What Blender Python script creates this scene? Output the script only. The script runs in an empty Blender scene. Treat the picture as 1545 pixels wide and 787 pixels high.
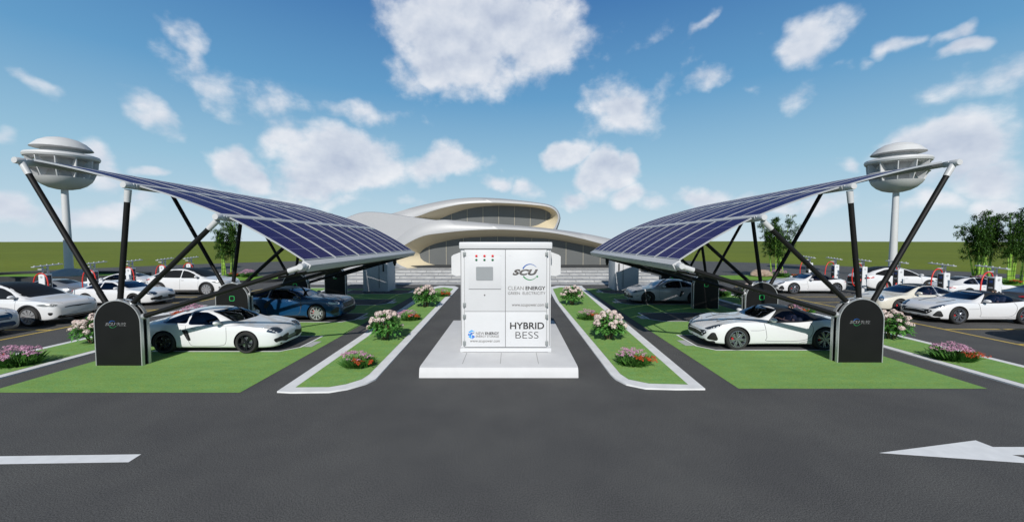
import bpy, bmesh, math, random
from mathutils import Vector, Matrix
from mathutils.bvhtree import BVHTree
from mathutils.geometry import delaunay_2d_cdt

PI = math.pi
R = math.radians
rnd = random.Random(7)
scene = bpy.context.scene
COL = scene.collection

# ---------------------------------------------------------------- survey of the place (camera height, pitch, focal length)
CAM_H = 3.4
FOC = 600.0
PITCH = math.atan(30.5 / FOC)
CP, SP = math.cos(PITCH), math.sin(PITCH)


def ray(px, py):
    u = (px - 772.5) / FOC
    v = (py - 393.5) / FOC
    return Vector((u, CP - v * SP, -SP - v * CP))


def gp(px, py, z=0.0):
    """surveyed point on the level z"""
    d = ray(px, py)
    t = (z - CAM_H) / d.z
    return Vector((d.x * t, d.y * t, z))


def dp(px, py, Y):
    """surveyed point on the upright plane at distance Y"""
    d = ray(px, py)
    t = Y / d.y
    return Vector((d.x * t, Y, CAM_H + d.z * t))


# ---------------------------------------------------------------- materials
def new_mat(name):
    m = bpy.data.materials.new(name)
    m.use_nodes = True
    return m, m.node_tree.nodes, m.node_tree.links


def bsdf_of(m):
    return m.node_tree.nodes['Principled BSDF']


def plain(name, col, rough=0.5, metal=0.0, coat=0.0, var=0.0, vscale=8.0, bump=0.0, bscale=60.0, spec=0.5, emit=None, estr=0.0):
    m, N, L = new_mat(name)
    b = bsdf_of(m)
    c4 = (col[0], col[1], col[2], 1)
    b.inputs['Base Color'].default_value = c4
    b.inputs['Roughness'].default_value = rough
    b.inputs['Metallic'].default_value = metal
    b.inputs['Coat Weight'].default_value = coat
    b.inputs['Coat Roughness'].default_value = 0.04
    b.inputs['Specular IOR Level'].default_value = spec
    if emit:
        b.inputs['Emission Color'].default_value = (*emit, 1)
        b.inputs['Emission Strength'].default_value = estr
    if var > 0 or bump > 0:
        tc = N.new('ShaderNodeTexCoord')
        if var > 0:
            n = N.new('ShaderNodeTexNoise')
            n.inputs['Scale'].default_value = vscale
            n.inputs['Detail'].default_value = 6
            L.new(tc.outputs['Object'], n.inputs['Vector'])
            r = N.new('ShaderNodeMapRange')
            r.inputs['From Min'].default_value = 0.3
            r.inputs['From Max'].default_value = 0.7
            r.inputs['To Min'].default_value = 1 - var
            r.inputs['To Max'].default_value = 1 + var
            L.new(n.outputs['Fac'], r.inputs['Value'])
            mx = N.new('ShaderNodeVectorMath')
            mx.operation = 'SCALE'
            mx.inputs[0].default_value = col
            L.new(r.outputs['Result'], mx.inputs['Scale'])
            L.new(mx.outputs['Vector'], b.inputs['Base Color'])
            r2 = N.new('ShaderNodeMapRange')
            r2.inputs['To Min'].default_value = max(0.02, rough - 0.08)
            r2.inputs['To Max'].default_value = min(1, rough + 0.08)
            L.new(n.outputs['Fac'], r2.inputs['Value'])
            L.new(r2.outputs['Result'], b.inputs['Roughness'])
        if bump > 0:
            n2 = N.new('ShaderNodeTexNoise')
            n2.inputs['Scale'].default_value = bscale
            n2.inputs['Detail'].default_value = 4
            L.new(tc.outputs['Object'], n2.inputs['Vector'])
            bp = N.new('ShaderNodeBump')
            bp.inputs['Strength'].default_value = bump
            bp.inputs['Distance'].default_value = 0.02
            L.new(n2.outputs['Fac'], bp.inputs['Height'])
            L.new(bp.outputs['Normal'], b.inputs['Normal'])
    return m


def ramp_noise(N, L, vec, scale, stops, detail=6, rough=0.55):
    n = N.new('ShaderNodeTexNoise')
    n.inputs['Scale'].default_value = scale
    n.inputs['Detail'].default_value = detail
    n.inputs['Roughness'].default_value = rough
    L.new(vec, n.inputs['Vector'])
    cr = N.new('ShaderNodeValToRGB')
    e = cr.color_ramp.elements
    e[0].position, e[0].color = stops[0][0], (*stops[0][1], 1)
    e[1].position, e[1].color = stops[-1][0], (*stops[-1][1], 1)
    for p, c in stops[1:-1]:
        q = e.new(p)
        q.color = (*c, 1)
    L.new(n.outputs['Fac'], cr.inputs['Fac'])
    return n, cr


def mix_rgb(N, L, a, b, fac=0.5, mode='MIX'):
    mx = N.new('ShaderNodeMix')
    mx.data_type = 'RGBA'
    mx.blend_type = mode
    if isinstance(fac, (int, float)):
        mx.inputs[0].default_value = fac
    else:
        L.new(fac, mx.inputs[0])
    for k, s in ((6, a), (7, b)):
        if isinstance(s, tuple):
            mx.inputs[k].default_value = (*s, 1)
        else:
            L.new(s, mx.inputs[k])
    return mx.outputs[2]


def asphalt(name, base, grain=0.45):
    m, N, L = new_mat(name)
    b = bsdf_of(m)
    tc = N.new('ShaderNodeTexCoord')
    v = tc.outputs['Object']
    d = tuple(c * (1 - grain) for c in base)
    h = tuple(c * (1 + grain) for c in base)
    n1, c1 = ramp_noise(N, L, v, 62, [(0.34, d), (0.66, h)], 3, 0.7)
    n2, c2 = ramp_noise(N, L, v, 0.6, [(0.35, (0.86, 0.86, 0.87)), (0.65, (1.1, 1.1, 1.08))], 5, 0.6)
    n3, c3 = ramp_noise(N, L, v, 130, [(0.6, (1, 1, 1)), (0.72, (2.0, 2.0, 1.95))], 2)
    o = mix_rgb(N, L, c1.outputs['Color'], c2.outputs['Color'], 1.0, 'MULTIPLY')
    o = mix_rgb(N, L, o, c3.outputs['Color'], 0.7, 'MULTIPLY')
    L.new(o, b.inputs['Base Color'])
    b.inputs['Roughness'].default_value = 0.85
    b.inputs['Specular IOR Level'].default_value = 0.3
    bp = N.new('ShaderNodeBump')
    bp.inputs['Strength'].default_value = 0.2
    bp.inputs['Distance'].default_value = 0.006
    L.new(n1.outputs['Fac'], bp.inputs['Height'])
    L.new(bp.outputs['Normal'], b.inputs['Normal'])
    return m


def lawn_mat(name, c_dark, c_mid, c_light, fine=38.0, bump=0.5):
    m, N, L = new_mat(name)
    b = bsdf_of(m)
    tc = N.new('ShaderNodeTexCoord')
    v = tc.outputs['Object']
    n1, c1 = ramp_noise(N, L, v, fine, [(0.28, c_dark), (0.5, c_mid), (0.75, c_light)], 5, 0.75)
    mp = N.new('ShaderNodeMapping')
    mp.inputs['Scale'].default_value = (0.35, 1.5, 1)
    L.new(v, mp.inputs['Vector'])
    n2, c2 = ramp_noise(N, L, mp.outputs['Vector'], 2.2, [(0.3, (0.88, 0.92, 0.86)), (0.7, (1.16, 1.1, 1.08))], 5, 0.65)
    o = mix_rgb(N, L, c1.outputs['Color'], c2.outputs['Color'], 1.0, 'MULTIPLY')
    n4, c4 = ramp_noise(N, L, v, 7.0, [(0.32, (0.84, 1.0, 1.15)), (0.5, (1.0, 1.0, 1.0)), (0.68, (1.14, 1.0, 0.80))], 5, 0.7)
    o = mix_rgb(N, L, o, c4.outputs['Color'], 1.0, 'MULTIPLY')
    L.new(o, b.inputs['Base Color'])
    b.inputs['Roughness'].default_value = 0.9
    b.inputs['Specular IOR Level'].default_value = 0.15
    bp = N.new('ShaderNodeBump')
    bp.inputs['Strength'].default_value = bump
    bp.inputs['Distance'].default_value = 0.03
    L.new(n1.outputs['Fac'], bp.inputs['Height'])
    L.new(bp.outputs['Normal'], b.inputs['Normal'])
    return m


def glass_mat(name, tint, gloss_tint=(1, 1, 1), base=0.08):
    """tinted pane: clear tint seen through, sky mirrored on it at a slant"""
    m, N, L = new_mat(name)
    N.remove(N['Principled BSDF'])
    out = N['Material Output']
    tr = N.new('ShaderNodeBsdfTransparent')
    tr.inputs['Color'].default_value = (*tint, 1)
    gl = N.new('ShaderNodeBsdfGlossy')
    gl.inputs['Roughness'].default_value = 0.02
    gl.inputs['Color'].default_value = (*gloss_tint, 1)
    fr = N.new('ShaderNodeFresnel')
    fr.inputs['IOR'].default_value = 1.5
    mp = N.new('ShaderNodeMath')
    mp.operation = 'ADD'
    mp.inputs[1].default_value = base
    mp.use_clamp = True
    L.new(fr.outputs['Fac'], mp.inputs[0])
    mx = N.new('ShaderNodeMixShader')
    L.new(mp.outputs['Value'], mx.inputs[0])
    L.new(tr.outputs[0], mx.inputs[1])
    L.new(gl.outputs[0], mx.inputs[2])
    L.new(mx.outputs[0], out.inputs['Surface'])
    return m


def leaf_mat(name, cols, rough=0.5, trans=0.25, per_face=True):
    m, N, L = new_mat(name)
    b = bsdf_of(m)
    g = N.new('ShaderNodeNewGeometry')
    cr = N.new('ShaderNodeValToRGB')
    e = cr.color_ramp.elements
    e[0].color = (*cols[0], 1)
    e[1].color = (*cols[-1], 1)
    for i, c in enumerate(cols[1:-1]):
        q = e.new((i + 1) / (len(cols) - 1))
        q.color = (*c, 1)
    L.new(g.outputs['Random Per Island'], cr.inputs['Fac'])
    L.new(cr.outputs['Color'], b.inputs['Base Color'])
    b.inputs['Roughness'].default_value = rough
    b.inputs['Specular IOR Level'].default_value = 0.3
    if trans > 0:
        out = N['Material Output']
        tl = N.new('ShaderNodeBsdfTranslucent')
        L.new(cr.outputs['Color'], tl.inputs['Color'])
        mx = N.new('ShaderNodeMixShader')
        mx.inputs[0].default_value = trans
        L.new(b.outputs[0], mx.inputs[1])
        L.new(tl.outputs[0], mx.inputs[2])
        L.new(mx.outputs[0], out.inputs['Surface'])
    return m


M = {}
M['asphalt'] = asphalt('asphalt', (0.077, 0.0765, 0.076), 0.74)
M['bay_asphalt'] = asphalt('bay_asphalt', (0.06, 0.061, 0.063))
M['lawn'] = lawn_mat('lawn', (0.095, 0.20, 0.045), (0.185, 0.335, 0.095), (0.275, 0.415, 0.15))
M['bed_lawn'] = lawn_mat('bed_lawn', (0.09, 0.19, 0.02), (0.14, 0.28, 0.04), (0.19, 0.34, 0.065), 20)
M['white_paint'] = plain('white_paint', (0.72, 0.73, 0.74), 0.6, var=0.06, vscale=5, bump=0.1)
M['yellow_paint'] = plain('yellow_paint', (0.56, 0.40, 0.07), 0.6, var=0.15, vscale=6)
M['kerb_white'] = plain('kerb_white', (0.68, 0.685, 0.69), 0.7, var=0.07, vscale=3, bump=0.1)
M['kerb_dark'] = plain('kerb_dark', (0.022, 0.024, 0.026), 0.8, var=0.2, vscale=2)
M['concrete'] = plain('concrete', (0.54, 0.54, 0.545), 0.75, var=0.04, vscale=2.5, bump=0.08)
M['joint'] = plain('joint', (0.22, 0.22, 0.22), 0.8)
M['plate'] = plain('plate', (0.42, 0.43, 0.43), 0.6, var=0.05)
M['panel_white'] = plain('panel_white', (0.56, 0.565, 0.575), 0.42, var=0.015, vscale=2)
M['panel_edge'] = plain('panel_edge', (0.12, 0.12, 0.125), 0.6)
M['hinge'] = plain('hinge', (0.27, 0.29, 0.29), 0.4, metal=0.3)
M['screen_grey'] = plain('screen_grey', (0.27, 0.285, 0.295), 0.3)
M['led_red'] = plain('led_red', (0.62, 0.015, 0.02), 0.25, coat=0.5)
M['led_green'] = plain('led_green', (0.01, 0.12, 0.045), 0.25, coat=0.5)
M['ink'] = plain('ink', (0.02, 0.017, 0.017), 0.55)
M['ink_grey'] = plain('ink_grey', (0.10, 0.09, 0.085), 0.55)
M['ink_blue'] = plain('ink_blue', (0.01, 0.09, 0.34), 0.5)
M['ink_green'] = plain('ink_green', (0.015, 0.19, 0.055), 0.5)
M['ink_cyan'] = plain('ink_cyan', (0.05, 0.32, 0.70), 0.5)
M['ink_azure'] = plain('ink_azure', (0.02, 0.14, 0.50), 0.5)
M['ink_silver'] = plain('ink_silver', (0.11, 0.11, 0.115), 0.45)
M['green_line'] = plain('green_line', (0.012, 0.26, 0.06), 0.5, emit=(0.02, 0.5, 0.1), estr=0.15)  # painted outline, no lamp; a faint glow of its own is added
M['black_shell'] = plain('black_shell', (0.0065, 0.0066, 0.0066), 0.5, var=0.1, vscale=2, spec=0.2)
M['black_core'] = plain('black_core', (0.008, 0.008, 0.009), 0.35)
M['silver_trim'] = plain('silver_trim', (0.52, 0.53, 0.54), 0.32, metal=0.55)
M['strut_black'] = plain('strut_black', (0.008, 0.008, 0.008), 0.55, spec=0.2)
M['beam_grey'] = plain('beam_grey', (0.46, 0.465, 0.47), 0.45, metal=0.15, var=0.03)
M['joint_white'] = plain('joint_white', (0.50, 0.505, 0.51), 0.45)
M['alu_frame'] = plain('alu_frame', (0.44, 0.45, 0.46), 0.4, metal=0.35)
M['back_sheet'] = plain('back_sheet', (0.05, 0.05, 0.06), 0.6)
M['cabinet_grey'] = plain('cabinet_grey', (0.50, 0.50, 0.52), 0.5, var=0.03)
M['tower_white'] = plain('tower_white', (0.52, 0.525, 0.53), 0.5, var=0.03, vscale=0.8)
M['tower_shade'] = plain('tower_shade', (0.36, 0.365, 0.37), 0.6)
M['shell_white'] = plain('shell_white', (0.33, 0.335, 0.345), 0.4, var=0.025, vscale=0.15)
M['shell_grey'] = plain('shell_grey', (0.36, 0.365, 0.38), 0.45, var=0.03, vscale=0.2)
M['soffit_cream'] = plain('soffit_cream', (0.58, 0.50, 0.35), 0.6, var=0.04, vscale=0.3)
M['mullion'] = plain('mullion', (0.40, 0.36, 0.28), 0.5)
M['curtain_glass'] = plain('curtain_glass', (0.115, 0.12, 0.12), 0.22, spec=0.3, var=0.06, vscale=0.3)
M['stone'] = None
M['bark'] = plain('bark', (0.13, 0.09, 0.05), 0.8)


def panel_cells():
    m, N, L = new_mat('solar_cells')
    b = bsdf_of(m)
    tc = N.new('ShaderNodeTexCoord')
    sp = N.new('ShaderNodeSeparateXYZ')
    L.new(tc.outputs['Object'], sp.inputs[0])

    def line(sock, period, width):
        a = N.new('ShaderNodeMath'); a.operation = 'DIVIDE'; a.inputs[1].default_value = period
        L.new(sock, a.inputs[0])
        f = N.new('ShaderNodeMath'); f.operation = 'FRACT'
        L.new(a.outputs[0], f.inputs[0])
        s = N.new('ShaderNodeMath'); s.operation = 'SUBTRACT'; s.inputs[1].default_value = 0.5
        L.new(f.outputs[0], s.inputs[0])
        ab = N.new('ShaderNodeMath'); ab.operation = 'ABSOLUTE'
        L.new(s.outputs[0], ab.inputs[0])
        g = N.new('ShaderNodeMath'); g.operation = 'GREATER_THAN'; g.inputs[1].default_value = 0.5 - width / period / 2
        L.new(ab.outputs[0], g.inputs[0])
        return g.outputs[0]
    lx = line(sp.outputs['X'], 0.62, 0.020)
    ly = line(sp.outputs['Y'], 0.152, 0.010)
    n, cr = ramp_noise(N, L, tc.outputs['Object'], 3.0, [(0.3, (0.012, 0.0095, 0.070)), (0.7, (0.017, 0.013, 0.094))], 3)
    c = mix_rgb(N, L, cr.outputs['Color'], (0.065, 0.060, 0.19), ly)
    c = mix_rgb(N, L, c, (0.14, 0.14, 0.26), lx)
    L.new(c, b.inputs['Base Color'])
    b.inputs['Roughness'].default_value = 0.4
    b.inputs['Specular IOR Level'].default_value = 0.03
    return m


M['cells'] = panel_cells()


def field_mat():
    m, N, L = new_mat('field_grass')
    b = bsdf_of(m)
    tc = N.new('ShaderNodeTexCoord')
    v = tc.outputs['Object']
    n1, c1 = ramp_noise(N, L, v, 0.9, [(0.25, (0.105, 0.145, 0.016)), (0.55, (0.140, 0.180, 0.025)), (0.8, (0.17, 0.21, 0.038))], 8, 0.7)
    n2, c2 = ramp_noise(N, L, v, 0.03, [(0.3, (0.85, 0.88, 0.9)), (0.7, (1.12, 1.08, 1.0))], 5)
    n3, c3 = ramp_noise(N, L, v, 9, [(0.3, (0.8, 0.8, 0.75)), (0.7, (1.2, 1.18, 1.15))], 4)
    o = mix_rgb(N, L, c1.outputs['Color'], c2.outputs['Color'], 1.0, 'MULTIPLY')
    o = mix_rgb(N, L, o, c3.outputs['Color'], 0.8, 'MULTIPLY')
    L.new(o, b.inputs['Base Color'])
    b.inputs['Roughness'].default_value = 0.95
    b.inputs['Specular IOR Level'].default_value = 0.1
    return m


M['field'] = field_mat()


def stone_mat():
    m, N, L = new_mat('pale_stone')
    b = bsdf_of(m)
    tc = N.new('ShaderNodeTexCoord')
    br = N.new('ShaderNodeTexBrick')
    br.inputs['Color1'].default_value = (0.44, 0.44, 0.435, 1)
    br.inputs['Color2'].default_value = (0.34, 0.345, 0.345, 1)
    br.inputs['Mortar'].default_value = (0.2, 0.2, 0.2, 1)
    br.inputs['Scale'].default_value = 1.0
    br.inputs['Mortar Size'].default_value = 0.03
    br.inputs['Brick Width'].default_value = 1.5
    br.inputs['Row Height'].default_value = 0.9
    L.new(tc.outputs['Object'], br.inputs['Vector'])
    n, cr = ramp_noise(N, L, tc.outputs['Object'], 1.5, [(0.3, (0.8, 0.8, 0.8)), (0.7, (1.15, 1.15, 1.15))], 6)
    o = mix_rgb(N, L, br.outputs['Color'], cr.outputs['Color'], 1.0, 'MULTIPLY')
    L.new(o, b.inputs['Base Color'])
    b.inputs['Roughness'].default_value = 0.75
    return m


M['stone'] = stone_mat()


# ---------------------------------------------------------------- object helpers
def tag(o, label=None, cat=None, group=None, kind=None):
    if label: o['label'] = label
    if cat: o['category'] = cat
    if group: o['group'] = group
    if kind: o['kind'] = kind
    return o


def thing(name, label, cat, loc=(0, 0, 0), rz=0.0, group=None):
    o = bpy.data.objects.new(name, None)
    o.empty_display_size = 0.2
    COL.objects.link(o)
    o.location = loc
    o.rotation_euler = (0, 0, rz)
    return tag(o, label, cat, group)


def link_mesh(name, me, parent=None, loc=(0, 0, 0), rot=(0, 0, 0)):
    o = bpy.data.objects.new(name, me)
    COL.objects.link(o)
    o.location = loc
    o.rotation_euler = rot
    if parent is not None:
        o.parent = parent
    return o


KIDS = {}


def copy_tree(o, parent=None):
    c = o.copy()
    COL.objects.link(c)
    if parent is not None:
        c.parent = parent
    for ch in list(o.children):
        copy_tree(ch, c)
    return c


def dup(o, loc, rz=None, label=None, group=None):
    c = copy_tree(o)
    c.location = loc
    if rz is not None:
        c.rotation_euler = (0, 0, rz)
    if label: c['label'] = label
    if group: c['group'] = group
    return c


def smooth(me, angle=35):
    me.polygons.foreach_set('use_smooth', [True] * len(me.polygons))
    me.set_sharp_from_angle(angle=R(angle))
    me.update()
    return me


class MB:
    """collects shapes, then links them as one mesh"""

    def __init__(self):
        self.v = []
        self.f = []
        self.mi = []
        self.cur = 0

    def add(self, vs, fs):
        b = len(self.v)
        self.v.extend(Vector(p) for p in vs)
        for f in fs:
            self.f.append(tuple(b + i for i in f))
            self.mi.append(self.cur)

    def box(self, c, s, rot=None, bev=0.0):
        hx, hy, hz = s[0] / 2, s[1] / 2, s[2] / 2
        c = Vector(c)
        if bev <= 0:
            vs = [Vector((x, y, z)) for x in (-hx, hx) for y in (-hy, hy) for z in (-hz, hz)]
            fs = [(0, 1, 3, 2), (4, 6, 7, 5), (0, 4, 5, 1), (2, 3, 7, 6), (0, 2, 6, 4), (1, 5, 7, 3)]
        else:
            bm = bmesh.new()
            bmesh.ops.create_cube(bm, size=1.0)
            for v in bm.verts:
                v.co = Vector((v.co.x * s[0], v.co.y * s[1], v.co.z * s[2]))
            bmesh.ops.bevel(bm, geom=bm.edges[:], offset=bev, segments=2, profile=0.6, affect='EDGES')
            vs = [v.co.copy() for v in bm.verts]
            bm.verts.index_update()
            fs = [tuple(v.index for v in f.verts) for f in bm.faces]
            bm.free()
        if rot is not None:
            vs = [rot @ v for v in vs]
        self.add([v + c for v in vs], fs)
        return self

    def tube(self, p0, p1, r0, r1=None, n=12, caps=True):
        r1 = r0 if r1 is None else r1
        p0, p1 = Vector(p0), Vector(p1)
        d = (p1 - p0).normalized()
        a = d.orthogonal().normalized()
        b = d.cross(a)
        vs = []
        for p, r in ((p0, r0), (p1, r1)):
            for i in range(n):
                t = 2 * PI * i / n
                vs.append(p + a * (r * math.cos(t)) + b * (r * math.sin(t)))
        fs = [(i, (i + 1) % n, n + (i + 1) % n, n + i) for i in range(n)]
        if caps:
            fs.append(tuple(range(n - 1, -1, -1)))
            fs.append(tuple(range(n, 2 * n)))
        self.add(vs, fs)
        return self

    def path(self, pts, r, n=8):
        pts = [Vector(p) for p in pts]
        rs = r if isinstance(r, (list, tuple)) else [r] * len(pts)
        vs, fs = [], []
        a = None
        for i, p in enumerate(pts):
            d = (pts[min(i + 1, len(pts) - 1)] - pts[max(i - 1, 0)]).normalized()
            if a is None:
                a = d.orthogonal().normalized()
            a = (a - d * a.dot(d)).normalized()
            b = d.cross(a)
            for k in range(n):
                t = 2 * PI * k / n
                vs.append(p + a * (rs[i] * math.cos(t)) + b * (rs[i] * math.sin(t)))
        for i in range(len(pts) - 1):
            for k in range(n):
                fs.append((i * n + k, i * n + (k + 1) % n, (i + 1) * n + (k + 1) % n, (i + 1) * n + k))
        fs.append(tuple(range(n - 1, -1, -1)))
        fs.append(tuple(range((len(pts) - 1) * n, len(pts) * n)))
        self.add(vs, fs)
        return self

    def lathe(self, prof, n=24, c=(0, 0, 0), axis='z', cap=True):
        """prof: list of (radius, height)"""
        c = Vector(c)
        vs, fs = [], []
        for r, h in prof:
            for k in range(n):
                t = 2 * PI * k / n
                x, y = r * math.cos(t), r * math.sin(t)
                if axis == 'z': p = Vector((x, y, h))
                elif axis == 'y': p = Vector((x, h, -y))
                else: p = Vector((h, x, y))
                vs.append(c + p)
        m = len(prof)
        for i in range(m - 1):
            for k in range(n):
                fs.append((i * n + k, i * n + (k + 1) % n, (i + 1) * n + (k + 1) % n, (i + 1) * n + k))
        if cap:
            fs.append(tuple(range(n - 1, -1, -1)))
            fs.append(tuple(range((m - 1) * n, m * n)))
        self.add(vs, fs)
        return self

    def prism(self, poly, O, S, T, depth):
        """poly 2d, O origin, S/T axes, extruded by S x T * depth"""
        O, S, T = Vector(O), Vector(S), Vector(T)
        D = S.cross(T).normalized() * depth
        n = len(poly)
        vs = [O + S * p[0] + T * p[1] for p in poly]
        vs += [v + D for v in vs]
        fs = [tuple(range(n - 1, -1, -1)), tuple(range(n, 2 * n))]
        fs += [(i, (i + 1) % n, n + (i + 1) % n, n + i) for i in range(n)]
        self.add(vs, fs)
        return self

    def ellipsoid(self, c, r, nu=12, nv=8):
        vs, fs = [], []
        c = Vector(c)
        vs.append(c + Vector((0, 0, -r[2])))
        for j in range(1, nv):
            ph = -PI / 2 + PI * j / nv
            for k in range(nu):
                t = 2 * PI * k / nu
                vs.append(c + Vector((r[0] * math.cos(ph) * math.cos(t), r[1] * math.cos(ph) * math.sin(t), r[2] * math.sin(ph))))
        vs.append(c + Vector((0, 0, r[2])))
        for k in range(nu):
            fs.append((0, 1 + (k + 1) % nu, 1 + k))
            fs.append((len(vs) - 1, 1 + (nv - 2) * nu + k, 1 + (nv - 2) * nu + (k + 1) % nu))
        for j in range(nv - 2):
            for k in range(nu):
                fs.append((1 + j * nu + k, 1 + j * nu + (k + 1) % nu, 1 + (j + 1) * nu + (k + 1) % nu, 1 + (j + 1) * nu + k))
        self.add(vs, fs)
        return self

    def mesh(self, name, mats, angle=35, fix=True):
        me = bpy.data.meshes.new(name)
        me.from_pydata([tuple(v) for v in self.v], [], self.f)
        for m in (mats if isinstance(mats, (list, tuple)) else [mats]):
            me.materials.append(m)
        me.polygons.foreach_set('material_index', self.mi)
        if fix:
            bm = bmesh.new()
            bm.from_mesh(me)
            bmesh.ops.recalc_face_normals(bm, faces=bm.faces[:])
            bm.to_mesh(me)
            bm.free()
        if angle is not None:
            smooth(me, angle)
        return me

    def build(self, name, mats, parent=None, angle=35, fix=True, loc=(0, 0, 0), rot=(0, 0, 0)):
        return link_mesh(name, self.mesh(name, mats, angle, fix), parent, loc, rot)


def sheet(name, pts, mat, z, kind='structure', thick=0.0, holes=None):
    """a level sheet from ground points"""
    vs = [Vector((p[0], p[1], z)) for p in pts]
    mb = MB()
    if thick <= 0:
        a = sum(vs[i].x * vs[(i + 1) % len(vs)].y - vs[(i + 1) % len(vs)].x * vs[i].y for i in range(len(vs)))
        if a < 0: vs.reverse()
        mb.add(vs, [tuple(range(len(vs)))])
        o = mb.build(name, mat, None, None, False)
    else:
        lo = [Vector((v.x, v.y, z - thick)) for v in vs]
        n = len(vs)
        mb.add(vs + lo, [tuple(range(n)), tuple(range(2 * n - 1, n - 1, -1))] + [(i, (i + 1) % n, n + (i + 1) % n, n + i) for i in range(n)])
        o = mb.build(name, mat, None, 30)
    if kind: o['kind'] = kind
    return o


def chaikin(pts, it=2, closed=True):
    for _ in range(it):
        q = []
        n = len(pts)
        rng = range(n) if closed else range(n - 1)
        if not closed: q.append(pts[0])
        for i in rng:
            a, b = pts[i], pts[(i + 1) % n]
            q.append(tuple(a[k] * 0.75 + b[k] * 0.25 for k in range(len(a))))
            q.append(tuple(a[k] * 0.25 + b[k] * 0.75 for k in range(len(a))))
        if not closed: q.append(pts[-1])
        pts = q
    return pts


def catmull(pts, per=8, closed=False):
    out = []
    n = len(pts)
    segs = n if closed else n - 1
    for i in range(segs):
        if closed:
            p0, p1, p2, p3 = (pts[(i + k) % n] for k in (-1, 0, 1, 2))
        else:
            p0, p1, p2, p3 = pts[max(i - 1, 0)], pts[i], pts[i + 1], pts[min(i + 2, n - 1)]
        for k in range(per):
            t = k / per
            out.append(tuple(0.5 * (2 * b + (c - a) * t + (2 * a - 5 * b + 4 * c - d) * t * t + (3 * b - a - 3 * c + d) * t ** 3)
                             for a, b, c, d in zip(p0, p1, p2, p3)))
    if not closed: out.append(tuple(pts[-1]))
    return out


def text_mesh(s, x0, x1, z0, z1, mat, name='lettering', bold=0.0, shear=0.0, depth=0.004, spacing=1.0):
    """lettering filling the box x0..x1, z0..z1, facing -Y at y=0"""
    cu = bpy.data.curves.new('t', 'FONT')
    cu.body = s
    cu.size = 1
    cu.shear = shear
    cu.offset = bold
    cu.space_character = spacing
    cu.resolution_u = 4
    o = bpy.data.objects.new('t', cu)
    COL.objects.link(o)
    dg = bpy.context.evaluated_depsgraph_get()
    dg.update()
    me = bpy.data.meshes.new_from_object(o.evaluated_get(dg))
    bpy.data.objects.remove(o)
    bpy.data.curves.remove(cu)
    xs = [v.co.x for v in me.vertices]
    ys = [v.co.y for v in me.vertices]
    ax, bx, ay, by = min(xs), max(xs), min(ys), max(ys)
    for v in me.vertices:
        v.co = Vector((x0 + (v.co.x - ax) / (bx - ax) * (x1 - x0), 0, z0 + (v.co.y - ay) / (by - ay) * (z1 - z0)))
    bm = bmesh.new()
    bm.from_mesh(me)
    r = bmesh.ops.extrude_face_region(bm, geom=bm.faces[:])
    for e in r['geom']:
        if isinstance(e, bmesh.types.BMVert):
            e.co.y -= depth
    bmesh.ops.recalc_face_normals(bm, faces=bm.faces[:])
    bm.to_mesh(me)
    bm.free()
    me.materials.clear()
    me.materials.append(mat)
    me.name = name
    return me


def arc_strip(mb, c, r0, r1, a0, a1, n=20, depth=0.004, taper0=1.0, taper1=1.0):
    """flat crescent facing -Y (local x,z plane)"""
    vs, fs = [], []
    for i in range(n + 1):
        t = i / n
        a = R(a0 + (a1 - a0) * t)
        k = taper0 + (taper1 - taper0) * t
        rr = r1
        ri = r1 - (r1 - r0) * k
        for y in (0, -depth):
            vs.append((c[0] + ri * math.cos(a), y, c[1] + ri * math.sin(a)))
            vs.append((c[0] + rr * math.cos(a), y, c[1] + rr * math.sin(a)))
    for i in range(n):
        b = 4 * i
        fs += [(b + 2, b + 3, b + 7, b + 6), (b, b + 4, b + 5, b + 1), (b, b + 2, b + 6, b + 4), (b + 1, b + 5, b + 7, b + 3)]
    fs += [(0, 1, 3, 2), (4 * n, 4 * n + 2, 4 * n + 3, 4 * n + 1)]
    mb.add(vs, fs)
# ================================================================ cars
M['paint_white'] = plain('paint_white', (0.64, 0.645, 0.655), 0.3, coat=0.7)
M['paint_grey'] = plain('paint_grey', (0.36, 0.36, 0.37), 0.35, coat=0.8)
M['paint_cream'] = plain('paint_cream', (0.60, 0.575, 0.50), 0.3, coat=0.7)
M['paint_blue'] = plain('paint_blue', (0.005, 0.045, 0.125), 0.25, metal=0.1, coat=0.5)
M['paint_silver'] = plain('paint_silver', (0.40, 0.41, 0.42), 0.3, metal=0.6, coat=0.8)
M['paint_dark'] = plain('paint_dark', (0.05, 0.052, 0.055), 0.3, coat=0.8)
M['trim_black'] = plain('trim_black', (0.012, 0.012, 0.013), 0.5)
M['grille_black'] = plain('grille_black', (0.008, 0.008, 0.009), 0.45)
M['roof_black'] = plain('roof_black', (0.016, 0.016, 0.016), 0.45)
M['roof_glass'] = plain('roof_glass', (0.012, 0.012, 0.012), 0.45, spec=0.15)
M['tyre'] = plain('tyre', (0.014, 0.014, 0.014), 0.75)
M['rim_dark'] = plain('rim_dark', (0.010, 0.011, 0.015), 0.3, metal=0.3)
M['rim_grey'] = plain('rim_grey', (0.30, 0.32, 0.36), 0.25, metal=0.8)
M['rim_silver'] = plain('rim_silver', (0.62, 0.63, 0.65), 0.25, metal=0.7)
M['rim_well'] = plain('rim_well', (0.02, 0.02, 0.024), 0.6)
M['caliper'] = plain('caliper', (0.45, 0.02, 0.02), 0.4)
M['lamp'] = plain('lamp', (0.03, 0.045, 0.07), 0.08, coat=1.0)
M['lamp_grey'] = plain('lamp_grey', (0.15, 0.155, 0.155), 0.25, coat=0.6)
M['lamp_white'] = plain('lamp_white', (0.62, 0.64, 0.68), 0.15, coat=1.0)
M['lamp_red'] = plain('lamp_red', (0.42, 0.01, 0.015), 0.2, coat=1.0)
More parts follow.
